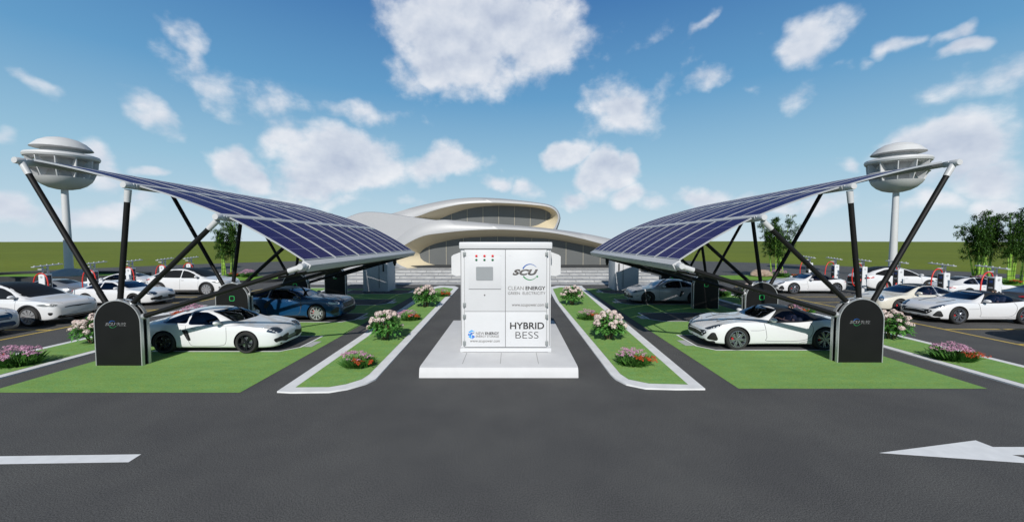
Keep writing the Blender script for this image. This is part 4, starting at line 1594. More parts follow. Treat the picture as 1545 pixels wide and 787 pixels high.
bl, bt = F(694.2, 375.3)
br, _ = F(831.6, 375.3)
_, bb = F(762, 524.3)
m = MB(); m.box(((bl + br) / 2, YC + 0.05 + DEP / 2, (bt + bb) / 2), (br - bl, DEP, bt - bb), None, 0.012); cab(m, 'body', M['panel_white'])
m = MB(); m.box((CX, YC + DEP / 2 + 0.02, (zt + bt) / 2), (xr - xl, DEP + 0.10, zt - bt), None, 0.035); cab(m, 'roof_cap', M['panel_white'])
m = MB(); m.box((CX, YC + DEP / 2 + 0.02, (bb + zb) / 2 - 0.004), (xr - xl - 0.03, DEP + 0.08, bb - zb - 0.006), None, 0.01); cab(m, 'base_beam', M['panel_white'])
for x in (xl + 0.06, xr - 0.06):
    for y in (YC + 0.03, YC + DEP - 0.05):
        m = MB(); m.box((x, y, (0.255 + zb) / 2), (0.10, 0.12, zb - 0.256), None, 0.006); cab(m, 'foot', M['plate'])
dl, dt = F(700.2, 376.2)
dr, _ = F(825.2, 376.2)
dm, dmid = F(762.6, 469.7)
_, db = F(762, 523.4)
g = 0.012
DOORS = []
for (x0, x1, z0, z1) in ((dl, dm, dmid, dt), (dm, dr, dmid, dt), (dl, dm, db, dmid), (dm, dr, db, dmid)):
    m = MB(); m.box(((x0 + x1) / 2, YC + 0.025, (z0 + z1) / 2), (x1 - x0 - g, 0.05, z1 - z0 - g), None, 0.006)
    DOORS.append(cab(m, 'door', M['panel_white']))
m = MB(); m.box(((dl + dr) / 2, YC + 0.046, (db + dt) / 2), (dr - dl + 0.012, 0.02, dt - db + 0.012)); cab(m, 'door_gap', M['panel_edge'])
for x in (695.0, 829.9):                       # corner post grooves
    a0, a1 = F(x, 377), F(x, 522)
    m = MB(); m.box((a0[0], YC + 0.049, (a0[1] + a1[1]) / 2), (0.014, 0.006, a0[1] - a1[1])); cab(m, 'groove', M['panel_edge'])
for i, (x, ys) in enumerate(((700.8, (383, 459.7, 477.3, 517.3)), (824.8, (383, 459.7, 477.3, 517.3)))):
    for j, y in enumerate(ys):
        hx, hz = F(x, y)
        m = MB(); m.box((hx, YC - 0.012, hz), (0.085, 0.03, 0.118), None, 0.006)
        m.box((hx, YC - 0.03, hz), (0.022, 0.02, 0.112), None, 0.006)
        cab(m, 'hinge', M['hinge'])
for px_ in (718.8, 731.0, 743.3):
    for py_, mt, lab in ((386.0, 'led_red', 'red'), (392.0, 'led_green', 'green')):
        hx, hz = F(px_, py_)
        m = MB(); m.lathe([(0.034, 0), (0.034, -0.012), (0.024, -0.022), (0.002, -0.026)], 18, (hx, YC - 0.001, hz), 'y')
        o = cab(m, 'indicator_light', M[mt], 30, DOORS[0])
        o['label'] = lab + ' indicator light'
a0, a1 = F(707, 388), F(756, 435.8)
m = MB(); m.box(((a0[0] + a1[0]) / 2, YC - 0.003, (a0[1] + a1[1]) / 2), (a1[0] - a0[0], 0.012, a0[1] - a1[1]), None, 0.003); hatch = cab(m, 'screen_panel', M['panel_white'], 30, DOORS[0])
m = MB(); m.box(((a0[0] + a1[0]) / 2, YC - 0.008, a1[1]), (a1[0] - a0[0], 0.006, 0.012)); cab(m, 'panel_lip', M['panel_edge'], 30, DOORS[0])
a0, a1 = F(718.3, 402.2), F(744, 422.6)
m = MB()
m.prism(round_poly([(a0[0], a1[1]), (a1[0], a1[1]), (a1[0], a0[1]), (a0[0], a0[1])], 0.03), (0, YC - 0.009, 0), (1, 0, 0), (0, 0, 1), 0.012)
cab(m, 'screen', M['screen_grey'], 30, DOORS[0])
hx, hz = F(731.2, 444.9)
m = MB(); m.lathe([(0.02, 0), (0.02, -0.012), (0.003, -0.014)], 14, (hx, YC, hz), 'y'); cab(m, 'lock', M['ink_grey'], 30, DOORS[0])
for x, y in ((755.5, 385), (769.5, 385), (751.5, 415.8), (756, 461), (769.5, 461), (756, 479), (769.5, 479), (756, 515.3), (769.5, 515.3)):
    hx, hz = F(x, y)
    m = MB(); m.lathe([(0.016, 0), (0.016, -0.006), (0.003, -0.008)], 12, (hx, YC, hz), 'y'); cab(m, 'screw', M['panel_white'], 30)


def words(s, x0, x1, y0, y1, mat, bold=0.0, shear=0.0, parent=None, sp=1.0):
    a0, a1 = F(x0, y0), F(x1, y1)
    me = text_mesh(s, a0[0], a1[0], a1[1], a0[1], mat, 'lettering', bold, shear, 0.003, sp)
    me.transform(Matrix.Translation((0, YC - 0.001, 0)))
    return cabm(me, 'lettering', parent or CAB)


words('HYBRID', 769.6, 821.0, 486.0, 496.0, M['ink'], 0.018, 0, DOORS[3])
words('BESS', 777.8, 812.4, 500.2, 510.1, M['ink'], -0.014, 0, DOORS[3])
words('CLEAN', 766.4, 790.0, 431.6, 437.1, M['ink_grey'], -0.008, 0, DOORS[1])
words('ENERGY', 792.9, 822.9, 431.6, 437.1, M['ink'], 0.022, 0, DOORS[1])
words('GREEN  ELECTRICITY', 766.4, 822.9, 440.0, 444.1, M['ink_grey'], -0.004, 0, DOORS[1])
words('www.scupower.com', 772.2, 821, 458.5, 463.2, M['ink_grey'], 0, 0, DOORS[1])
words('NEW', 718.2, 730.6, 500.5, 504.6, M['ink_grey'], 0, 0, DOORS[2])
words('ENERGY', 732.0, 753.1, 500.5, 504.6, M['ink'], 0.025, 0, DOORS[2])
words('ENERGY STORAGE', 718.2, 752.7, 505.4, 508.7, M['ink_grey'], 0, 0, DOORS[2])
words('www.scupower.com', 709.2, 754, 513.0, 517.2, M['ink_grey'], 0, 0, DOORS[2])
words('SCU', 773.2, 811.8, 406.0, 415.0, M['ink_grey'], 0.055, 0.32, DOORS[1], 1.05)


def round_logo(cx, cz, r, y, parentf, mats=('ink_blue', 'ink_green')):
    m = MB(); arc_strip(m, (cx, cz), r * 0.84, r, 155, 38, 22, 0.003, 1.0, 0.25)
    m.v = [v + Vector((0, y, 0)) for v in m.v]
    parentf(m, M[mats[0]])
    m = MB(); arc_strip(m, (cx, cz), r * 0.84, r, 212, 322, 22, 0.003, 1.0, 0.3)
    m.box((cx + r * 0.90, -0.0015, cz - r * 0.54), (r * 0.2, 0.003, r * 0.2))
    m.v = [v + Vector((0, y, 0)) for v in m.v]
    parentf(m, M[mats[1]])


lx, lz = F(799.4, 410.2)
lr = (F(812.1, 410)[0] - lx)
round_logo(lx, lz, lr * 0.98, YC - 0.001, lambda m, mt: cab(m, 'logo_arc', mt, None, DOORS[1]))


def hex_logo():
    hx, hz = F(711.8, 504.1)
    r = (F(711.8, 497.2)[1] - hz)
    def P(a, k): return (hx + r * k * math.cos(R(a)) * 0.87, hz + r * k * math.sin(R(a)))
    bands = [([P(150, 1), P(90, 1), P(30, 1), P(60, .72), P(90, .62), P(150, .62)], 'ink_cyan'),
             ([P(150, .52), P(90, .42), P(30, .42), P(30, .8), P(90, .05), P(180, .25)], 'ink_azure'),
             ([P(210, 1), P(205, .55), P(190, .35), P(240, .20), P(262, .55), P(268, 1)], 'ink_cyan'),
             ([P(330, 1), P(330, .35), P(300, .1), P(278, .5), P(276, 1)], 'ink_azure'),
             ([P(170, .95), P(195, .95), P(260, .1), P(100, .02)], 'ink_azure')]
    for b_, mt in bands:
        m = MB(); m.prism(b_, (0, YC - 0.001, 0), (1, 0, 0), (0, 0, 1), 0.003)
        cab(m, 'logo_hexagon', M[mt], None, DOORS[2])


hex_logo()
# side units with chamfered tops
for s in (-1, 1):
    m = MB()
    x0 = bl if s < 0 else br
    zt_, zb_ = dp(762, 378, YC + 1.2).z, dp(762, 414.5, YC + 1.2).z
    pr = [(0, zb_ + 0.02), (0.22, zb_), (0.36, zb_ + 0.06), (0.36, zt_ - 0.16), (0.30, zt_ - 0.11), (0, zt_)]
    m.prism([(x0 + s * a, b) for a, b in pr], (0, YC + 0.75, 0), (1, 0, 0), (0, 0, 1), -1.15)
    cab(m, 'side_unit', M['panel_white'], 30)
    m = MB(); m.box((x0 + s * 0.05, YC + 1.2, zb_ - 0.35), (0.1, 0.5, 0.66), None, 0.02); cab(m, 'side_duct', M['panel_white'], 30)

# grey power cabinets behind the canopies
def grey_cabinet(px0, px1, yb, label, hand):
    p0, p1 = gp(px0, yb), gp(px1, yb)
    w = p1.x - p0.x
    t = thing('power_cabinet', label, 'cabinet', ((p0.x + p1.x) / 2, p0.y, 0), 0, 'grey power cabinets behind the canopies')
    m = MB(); m.box((0, 0.9, 1.33), (w, 1.8, 2.5), None, 0.02); m.build('body', M['cabinet_grey'], t)
    m = MB(); m.box((0, 0.9, 0.04), (w + 0.06, 1.86, 0.08)); m.build('base', M['plate'], t)
    m = MB(); m.box((hand * w * 0.16, -0.012, 1.36), (0.03, 0.02, 2.2)); m.build('door_gap', M['panel_edge'], t)
    m = MB(); m.box((hand * w * 0.34, -0.03, 1.6), (0.09, 0.06, 0.5), None, 0.015); m.build('handle', M['black_core'], t)


grey_cabinet(548, 585, 440, 'grey metal power cabinet behind the left solar canopy, beside the forecourt', 1)
grey_cabinet(927.5, 963.5, 438, 'grey metal power cabinet behind the right solar canopy, beside the forecourt', -1)

# ================================================================ arched battery pedestals
ARCH_W, ARCH_H, ARCH_D = 1.27, 1.80, 0.26


def arch_poly(w, h, n=28, z0=0.0):
    r = w / 2
    hh = h - r * 1.0
    return [(-r, z0), (r, z0)] + [(r * math.cos(PI * i / n), hh + r * math.sin(PI * i / n)) for i in range(n + 1)]


def make_pedestal(front_logo):
    t = thing('charging_pedestal', 'x', 'charger')
    w, h = ARCH_W, ARCH_H
    m = MB(); m.prism(arch_poly(w - 0.10, h - 0.05), (0, 0.06, 0), (1, 0, 0), (0, 0, 1), -(ARCH_D - 0.12)); m.build('core', M['black_core'], t, 30)
    for nm, y0, lb in (('front_plate', 0.0, None), ('back_plate', ARCH_D - 0.07, None)):
        m = MB(); m.prism(arch_poly(w - 0.05, h - 0.025), (0, y0, 0), (1, 0, 0), (0, 0, 1), -0.07)
        p = m.build(nm, M['black_shell'], t, 30)
        m = MB()
        a, b = arch_poly(w - 0.048, h - 0.024)[1:] , arch_poly(w, h)[1:]
        a = [(-(w - 0.048) / 2, 0)] + a[::-1]; b = [(-w / 2, 0)] + b[::-1]
        vs, fs = [], []
        for y in (y0 - 0.008, y0 + 0.075):
            vs += [Vector((q[0], y, q[1])) for q in a] + [Vector((q[0], y, q[1])) for q in b]
        n = len(a)
        for i in range(n - 1):
            fs += [(i, i + 1, n + i + 1, n + i), (2 * n + i, 3 * n + i, 3 * n + i + 1, 2 * n + i + 1), (n + i, n + i + 1, 3 * n + i + 1, 3 * n + i), (i, 2 * n + i, 2 * n + i + 1, i + 1)]
        m.add(vs, fs)
        m.build('trim', M['silver_trim'], p, 30)
        if nm == 'front_plate': fp = p
    if front_logo:
        zc = h - 0.66
        link_mesh('lettering', text_mesh('SCU', -0.33, -0.045, zc - 0.045, zc + 0.045, M['ink_silver'], 'lettering', 0.05, 0.3, 0.004), fp, (0, -0.001, 0))
        link_mesh('lettering', text_mesh('先控', -0.03, 0.24, zc - 0.05, zc + 0.05, M['ink_silver'], 'lettering', 0.01, 0, 0.004), fp, (0, -0.001, 0))
        round_logo(-0.135, zc, 0.10, -0.001, lambda m, mt: m.build('logo_arc', mt, fp, None))
    else:
        zc = h - 0.60
        a = round_poly([(-.10, -.10), (.10, -.10), (.10, .10), (-.10, .10)], 0.06)
        b = round_poly([(-.078, -.078), (.078, -.078), (.078, .078), (-.078, .078)], 0.045)
        m = MB()
        n = len(a)
        vs = [Vector((q[0], 0, zc + q[1])) for q in a] + [Vector((q[0], 0, zc + q[1])) for q in b]
        vs += [v + Vector((0, -0.004, 0)) for v in vs]
        fs = []
        for i in range(n):
            j = (i + 1) % n
            fs += [(2 * n + i, 2 * n + j, 3 * n + j, 3 * n + i), (i, 2 * n + i, 2 * n + j, j), (n + i, n + j, 3 * n + j, 3 * n + i)]
        m.add(vs, fs)
        link_mesh('green_square', m.mesh('green_square', M['green_line'], 30), fp, (0, -0.001, 0))
    return t


PY = [10.68 + 4.42 * k for k in range(4)]
PX_L, PX_R = -10.70, 9.72
PR_DY = 0.28
ped_a, ped_b = make_pedestal(True), make_pedestal(False)
ordn = ['nearest', 'second', 'third', 'farthest']
labs = {
    (-1, 0): 'black arched charging pedestal with grey lettering, left front beside the white coupe',
    (-1, 1): 'black arched pedestal with bright green square, between the white coupe and the blue coupe',
    (-1, 2): 'black arched pedestal in shade, half hidden by the roof of the blue coupe',
    (-1, 3): 'black arched pedestal fully shaded near the left grey power cabinet',
    (1, 0): 'black arched charging pedestal with grey lettering, right front beside the white roadster',
    (1, 1): 'black arched pedestal with bright green square, just behind the roof of the white roadster',
    (1, 2): 'black arched pedestal in shade, in front of the tail of the grey coupe',
    (1, 3): 'black arched pedestal fully shaded behind the grey coupe'}
for s in (-1, 1):
    for k in range(4):
        src = ped_a if k == 0 else ped_b
        o = src if s == -1 and k < 2 else copy_tree(src)
        o.location = (PX_L if s < 0 else PX_R, PY[k] + (PR_DY if s > 0 else 0), 0)
        o['label'] = labs[(s, k)]
        o['group'] = 'arched pedestals under the solar canopies'

# ================================================================ solar canopies
NODES = [(-13.10, 5.52), (-10.27, 4.83), (-7.87, 3.99), (-5.66, 2.70)]     # (x, z) of the four beams, left canopy
CAN_L = 11.8


def make_canopy(sg, label):
    ax = AX - 0.05
    y0 = PY[0] + (PR_DY if sg > 0 else 0)
    nd = [(x if sg < 0 else 2 * ax - x, z) for x, z in NODES]
    px = PX_L if sg < 0 else PX_R
    t = thing('solar_canopy', label, 'solar canopy', (px, y0, 0), 0, 'solar canopies over the charging bays')

    def pb(mb, name, mat, angle=30, parent=t):
        o = mb.build(name, mat, None, angle)
        o.parent = parent
        if parent is t: o.matrix_parent_inverse = Matrix.Translation((-px, -y0, 0))
        return o
    # beams run away from the viewer
    for i, (x, z) in enumerate(nd):
        # direction of the roof at this beam
        a = nd[max(i - 1, 0)]; b = nd[min(i + 1, 3)]
        d = Vector((b[0] - a[0], 0, b[1] - a[1])).normalized()
        rot = Matrix.Rotation(-math.atan2(d.z, d.x), 3, 'Y')
        hgt = (0.13, 0.15, 0.15, 0.22)[i]
        z += (0, 0.045, 0.045, 0)[i]
        m = MB(); m.box((x, y0 + 0.18 + CAN_L / 2, z), ((0.14, 0.20, 0.20, 0.26)[i], CAN_L, hgt), rot, 0.012)
        pb(m, 'beam', M['beam_grey'])
        # pin joint at the front end
        m = MB(); m.lathe([(0.078, -0.12), (0.088, -0.10), (0.088, 0.11), (0.08, 0.13)], 20, (x, y0 + 0.02, z), 'y')
        m.box((x, y0 + 0.19, z), (0.16, 0.16, 0.16), rot, 0.02)
        pb(m, 'pin_joint', M['joint_white'])
    # struts fan out of every pedestal
    dirs = [(-0.36, ARCH_H - 0.13), (-0.02, ARCH_H), (0.30, ARCH_H - 0.08), (0.60, ARCH_H - 0.42)]
    for k in range(4):
        if k > 2: yy = y0 + CAN_L - 0.1
        else: yy = PY[k] + (PR_DY if sg > 0 else 0)
        for i, (x, z) in enumerate(nd):
            fx, fz = dirs[i]
            p0 = Vector((px + (fx if sg < 0 else -fx), yy + 0.13, fz - 0.05))
            p1 = Vector((x, yy + 0.05 + (0.0 if k == 0 else 0.1), z - (0 if k == 0 else 0.08)))
            d = (p1 - p0).normalized()
            m = MB(); m.tube(p0, p1 - d * 0.1, 0.066, 0.066, 16)
            s = pb(m, 'strut', M['strut_black'], 40)
            if k == 0:
                m = MB(); m.tube(p1 - d * 0.40, p1 - d * 0.06, 0.072, 0.078, 16)
                pb(m, 'strut_socket', M['joint_white'], 40, s)
            m = MB(); m.tube(p0 - d * 0.02, p0 + d * 0.07, 0.088, 0.082, 16)
            pb(m, 'strut_collar', M['silver_trim'], 40, s)
    # roof sheets: three rows of framed panels, paired along the beams
    NP = 12
    pw = CAN_L / NP
    for i in range(3):
        a, b = nd[i], nd[i + 1]
        A, B = Vector((a[0], 0, a[1])), Vector((b[0], 0, b[1]))
        d = (B - A)
        ln = d.length
        d.normalize()
        nrm = d.cross(Vector((0, 1, 0))) if sg < 0 else Vector((0, 1, 0)).cross(d)
        if nrm.z < 0: nrm = -nrm
        st, en = 0.115, ln - (0.13 if i == 2 else 0.115)
        L_ = en - st
        bulge = 0.04

        def bent(mb, w, x0, x1, y, z, th, n=10):
            vs, fs = [], []
            for j in range(n + 1):
                x = x0 + (x1 - x0) * j / n
                zz = z + bulge * (1 - (2 * x / L_) ** 2)
                vs += [Vector((x, y - w / 2, zz - th / 2)), Vector((x, y + w / 2, zz - th / 2)), Vector((x, y + w / 2, zz + th / 2)), Vector((x, y - w / 2, zz + th / 2))]
            for j in range(n):
                for q in range(4):
                    fs.append((4 * j + q, 4 * j + (q + 1) % 4, 4 * j + 4 + (q + 1) % 4, 4 * j + 4 + q))
            fs += [(0, 1, 2, 3), (4 * n, 4 * n + 3, 4 * n + 2, 4 * n + 1)]
            mb.add(vs, fs)
        cell = MB(); bent(cell, pw - 0.072, -L_ / 2 + 0.03, L_ / 2 - 0.03, 0, 0, 0.030)
        frame = MB()
        for q in (-1, 1):
            bent(frame, 0.013, -L_ / 2, L_ / 2, q * (pw / 2 - 0.034), 0, 0.045)
            frame.box((q * (L_ / 2 - 0.014), 0, 0), (0.028, pw - 0.09, 0.045))
        back = MB(); bent(back, pw - 0.07, -L_ / 2 + 0.03, L_ / 2 - 0.03, 0, -0.019, 0.006)
        cm, fm, bm_ = cell.mesh('solar_panel', M['cells'], 30), frame.mesh('panel_frame', M['alu_frame'], 30), back.mesh('back_sheet', M['back_sheet'], None)
        X = d
        Z = nrm
        Yv = Z.cross(X)
        for k in range(NP):
            gap = 0.03 if k % 2 == 0 else -0.03
            c = A + d * (st + L_ / 2) + nrm * (0.095 if i < 2 else 0.11) + Vector((0, y0 + 0.18 + pw * (k + 0.5) + gap * 0.8, 0))
            Mx = Matrix((( X.x, Yv.x, Z.x, c.x - px), (X.y, Yv.y, Z.y, c.y - y0), (X.z, Yv.z, Z.z, c.z), (0, 0, 0, 1)))
            o = link_mesh('solar_panel', cm, t)
            o.matrix_local = Mx
            link_mesh('panel_frame', fm, o)
            link_mesh('back_sheet', bm_, o)
        # rafters under the sheet
        for k in range(2, NP, 3):
            y = y0 + 0.22 + pw * k * 0.99
            m = MB(); m.tube(A + Vector((0, y, 0)) - nrm * 0.02, B + Vector((0, y, 0)) - nrm * 0.02, 0.035, 0.035, 8)
            pb(m, 'rafter', M['strut_black'], 40)
    # tie rods low under the lowest beam
    x, z = nd[3]
    m = MB(); m.tube((x - (-sg) * 0 + sg * 0.35, y0 + 0.3, z - 0.22), (x + sg * 0.35, y0 + CAN_L, z - 0.22), 0.03, 0.03, 8)
    m.tube((x + sg * 0.8, y0 + 0.3, z - 0.32), (x + sg * 0.8, y0 + CAN_L, z - 0.32), 0.03, 0.03, 8)
    pb(m, 'tie_rod', M['strut_black'], 40)
    m = MB(); m.box((x, y0 + CAN_L * 0.72, z - 0.25), (0.14, 0.16, 0.3), None, 0.02); m.lathe([(0.05, -0.5), (0.06, -0.38)], 12, (x, y0 + CAN_L * 0.72, z))
    pb(m, 'camera_bracket', M['strut_black'], 40)
    return t


make_canopy(-1, 'left solar canopy of blue panels rising to the left on black struts')
make_canopy(1, 'right solar canopy of blue panels rising to the right on black struts')
# ================================================================ vehicle chargers of the outer rows
M['charger_white'] = plain('charger_white', (0.66, 0.67, 0.68), 0.35, metal=0.1, var=0.03)
M['charger_black'] = plain('charger_black', (0.012, 0.013, 0.015), 0.3)
M['charger_blue'] = plain('charger_blue', (0.015, 0.05, 0.22), 0.3)
M['hose_red'] = plain('hose_red', (0.55, 0.025, 0.015), 0.4)
M['bracket_grey'] = plain('bracket_grey', (0.48, 0.49, 0.50), 0.4, metal=0.3)


def make_charger(sg):
    """sg -1: left row (screen faces +x), 1: right row (screen faces -x)"""
    t = thing('vehicle_charger', 'x', 'charger')
    f = -sg
    m = MB(); m.box((0, 0, 0.89), (0.30, 0.34, 1.74), None, 0.02); m.build('body', M['charger_white'], t)
    m = MB(); m.box((0, 0, 0.02), (0.38, 0.42, 0.05), None, 0.01); m.build('base_plate', M['bracket_grey'], t)
    m = MB(); m.box((f * 0.152, 0, 1.20), (0.014, 0.26, 0.98), None, 0.006); p = m.build('screen_panel', M['charger_black'], t)
    m = MB(); m.box((f * 0.161, 0, 1.52), (0.006, 0.13, 0.11), None, 0.002); m.build('display', M['charger_blue'], p)
    m = MB(); m.box((f * 0.161, 0, 1.24), (0.006, 0.17, 0.07), None, 0.002); m.build('status_strip', M['bracket_grey'], p)
    m = MB(); m.box((f * 0.161, 0, 0.88), (0.006, 0.10, 0.08), None, 0.002); m.build('card_reader', M['charger_blue'], p)
    m = MB(); m.lathe([(0.055, -0.178), (0.055, -0.186), (0.003, -0.186)], 16, (0.0, 0, 1.62), 'y'); m.build('badge', M['bracket_grey'], t)
    m = MB(); m.lathe([(0.04, -0.17), (0.04, -0.20), (0.02, -0.23), (0.003, -0.23)], 14, (0.02, 0, 1.05), 'y'); m.build('socket', M['charger_black'], t)
    # cable boom: two posts, a bracket and a long slotted bar
    m = MB()
    m.box((0.02, 0.10, 1.95), (0.06, 0.06, 0.42), None, 0.008)
    m.box((-0.02, -0.08, 1.93), (0.05, 0.05, 0.38), None, 0.008)
    m.build('boom_post', M['bracket_grey'], t)
    rt = Matrix.Rotation(R(4), 3, 'X')
    m = MB(); m.box((0, 0.12, 2.17), (0.17, 1.25, 0.045), rt, 0.01)
    for i in range(5):
        m.lathe([(0.03, 0.0), (0.03, 0.09)], 10, (0, -0.42 + 0.26 * i, 2.11 + 0.019 * i))
    m.build('cable_boom', M['bracket_grey'], t)
    m = MB(); m.box((sg * -0.0 - 0.16, 0.02, 1.98), (0.36, 0.09, 0.06), None, 0.02); m.build('bracket', M['bracket_grey'], t)
    if sg < 0:
        pts = [(-0.36, -0.20, 0.55), (-0.365, -0.205, 1.0), (-0.35, -0.20, 1.35), (-0.28, -0.19, 1.62), (-0.15, -0.185, 1.76), (0.0, -0.185, 1.80), (0.15, -0.185, 1.76), (0.28, -0.19, 1.62), (0.35, -0.20, 1.35), (0.365, -0.205, 1.0), (0.34, -0.2, 0.6), (0.2, -0.19, 0.5), (0.05, -0.19, 0.9)]
    else:
        pts = [(-0.10, -0.02, 1.72), (-0.16, -0.03, 1.86), (-0.28, -0.05, 1.95), (-0.44, -0.08, 1.95), (-0.60, -0.1, 1.84), (-0.72, -0.12, 1.6), (-0.78, -0.14, 1.25), (-0.78, -0.15, 0.95), (-0.72, -0.16, 0.68), (-0.58, -0.17, 0.55), (-0.42, -0.17, 0.60), (-0.28, -0.15, 0.82), (-0.17, -0.1, 1.02)]
    m = MB(); m.path(catmull(pts, 6), 0.028, 8); h = m.build('charging_hose', M['hose_red'], t, 60)
    e = pts[-1]
    m = MB(); m.box((e[0], e[1], e[2] + 0.04), (0.07, 0.09, 0.16), None, 0.02); m.build('charging_plug', M['charger_black'], h)
    return t


chL, chR = make_charger(-1), make_charger(1)
left_lab = ['white charger with red hose standing behind the roof of the nearest left suv',
            'white charger with red hose between the nearest left suv and the silver sports car',
            'white charger with red hose behind the white coupe of the left row',
            'white charger with red hose behind the tail of the farther left suv',
            'white charger with red hose farthest along the left row, behind the suv roof']
for i, px_ in enumerate((66, 138, 196, 246, 286)):
    y = 23.1 * 600 / (772.5 - px_)
    o = chL if i == 0 else copy_tree(chL)
    o.location = (-23.1, y, 0)
    o['label'] = left_lab[i]; o['group'] = 'chargers of the left row'
right_lab = ['white charger with red hose at the right edge, behind the nearest roadster',
             'white charger with red hose behind the cream coupe, second from the right edge',
             'white charger with red hose beside the right tower, in front of the white suv door',
             'white charger with red hose at the tail of the right white suv',
             'white charger with red hose behind the far roadster rear wheel',
             'white charger with red hose farthest along the right row, behind the roadster']
for i, px_ in enumerate((1503, 1426, 1357, 1303, 1261, 1222)):
    y = 22.2 * 600 / (px_ - 772.5)
    o = chR if i == 0 else copy_tree(chR)
    o.location = (22.2, y, 0)
    o['label'] = right_lab[i]; o['group'] = 'chargers of the right row'

# ================================================================ vehicles
def put(t, x, y, back):
    t.location = (x, y, 0)
    t.rotation_euler = (0, 0, PI if back else 0)
    return t


def respray(src, paint, label, x, y, back, lamp=None):
    c = copy_tree(src)
    for ch in c.children:
        n = ch.name.split('.')[0]
        if n in ('body', 'wing_mirror'):
            ch.data = ch.data.copy()
            ch.data.materials[0] = M[paint]
    c['label'] = label
    return put(c, x, y, back)


# charging bays
carA = put(make_car('coupe', COUPE, 'paint_white', 'parked_car', 'white two-seat coupe with black wheels parked under the left canopy'), -9.25, 12.72, False)
carB = put(make_car('muscle', MUSCLE, 'paint_blue', 'parked_car', 'dark blue coupe with silver wheels parked under the left canopy'), -9.57, 17.5, False)
carC = put(make_car('roadster', ROADSTER, 'paint_white', 'parked_car', 'white roadster with black top and a driver, under the right canopy'), 8.35, 13.1, True)
carD = respray(carA, 'paint_grey', 'grey coupe parked in the shade of the right canopy', 8.55, 22.1, True)
# left lot, front row (noses to the right)
carE = put(make_car('suv', SUV, 'paint_white', 'parked_car', 'white suv with black roof nearest on the left, beside the front left pedestal'), -20.6, 16.55, False)
carF = dup(carA, (-20.85, 21.35, 0), 0, 'white coupe with black wheels between the two white suvs on the left')
carG = dup(carE, (-20.43, 25.5, 0), 0, 'white suv with black roof farther along the left row, before the bamboo')
carH = dup(carB, (-20.6, 13.85, 0), 0, 'pale car cut off by the left edge, only its nose in view')
for ch in carH.children:
    if ch.name.split('.')[0] in ('body', 'wing_mirror'):
        ch.data = ch.data.copy(); ch.data.materials[0] = M['paint_white']
    if ch.name.split('.')[0] in ('lower_grille', 'grille'):
        ch.data = ch.data.copy(); ch.data.materials[0] = M['paint_blue']
carI = respray(carA, 'paint_silver', 'silver sports car with round tail lights behind the nearest left suv', -25.7, 21.9, True)
for ch in list(carI.children):
    if ch.name.startswith('tail_light'):
        bpy.data.objects.remove(ch)
lfI, bvhI, _ = build_shell('coupe', COUPE)
for y_ in (-.66, -.50, -.34, .34, .50, .66):
    proj_panel(bvhI, ellipse(y_, .70, .06, .055, 16), front_frame(True), 0.01, 0.03, 0.05).build('tail_light', M['lamp_red'], carI, 40)
carJ = respray(carA, 'paint_white', 'white coupe tail showing behind the chargers of the left row', -25.9, 26.3, True)
# right lot, front row (noses to the left)
carK = dup(carC, (19.55, 16.95, 0), PI, 'white roadster with black top and a driver, nearest in the right row')
carL = put(make_car('round', ROUND, 'paint_cream', 'parked_car', 'cream coupe with round headlights and a driver in the right row'), 19.45, 19.4, True)
carM = dup(carC, (19.35, 26.15, 0), PI, 'white roadster with black top and a driver, farthest in the right row')
carN = dup(carE, (25.75, 26.8, 0), 0, 'white suv with black roof seen from its tail behind the right chargers')
carO = respray(carL, 'paint_white', 'white coupe with red tail lights behind the cream coupe', 27.5, 23.6, False)
carP = respray(carA, 'paint_dark', 'dark car cut off by the right edge, only its red tail light in view', 26.9, 19.6, False)
for ch in list(carP.children):
    if ch.name.startswith('tail_light'):
        ch.data = ch.data.copy(); ch.data.materials[0] = M['lamp_red']
carQ = dup(carE, (19.6, 12.4, 0), PI, 'white suv outside the right edge whose shadow falls on the yellow lines')
for c in (carC, carK, carM): c['group'] = 'white roadsters with a driver'
for c in (carE, carG, carN, carQ): c['group'] = 'white suvs with black roofs'

# ================================================================ people at the wheel
M['skin'] = plain('skin', (0.46, 0.27, 0.19), 0.5)
M['hair'] = plain('hair', (0.025, 0.018, 0.014), 0.6)
M['hair_brown'] = plain('hair_brown', (0.10, 0.06, 0.04), 0.6)
M['shirt'] = plain('shirt', (0.06, 0.06, 0.09), 0.8)
M['eye'] = plain('eye', (0.02, 0.02, 0.02), 0.2)


def skin_mesh(verts, edges, radii, root, name, mat, sub=2):
    me = bpy.data.meshes.new(name)
    me.from_pydata(verts, edges, [])
    o = link_mesh('tmp', me)
    sk = o.modifiers.new('s', 'SKIN')
    for i, d in enumerate(o.data.skin_vertices[0].data):
        d.radius = (radii[i], radii[i]) if not isinstance(radii[i], tuple) else radii[i]
        d.use_root = i == root
    sb = o.modifiers.new('b', 'SUBSURF')
    sb.levels = sub
    dg = bpy.context.evaluated_depsgraph_get(); dg.update()
    r = bpy.data.meshes.new_from_object(o.evaluated_get(dg))
    bpy.data.objects.remove(o)
    r.materials.clear()
    r.materials.append(mat)
    smooth(r, 180)
    r.name = name
    return r


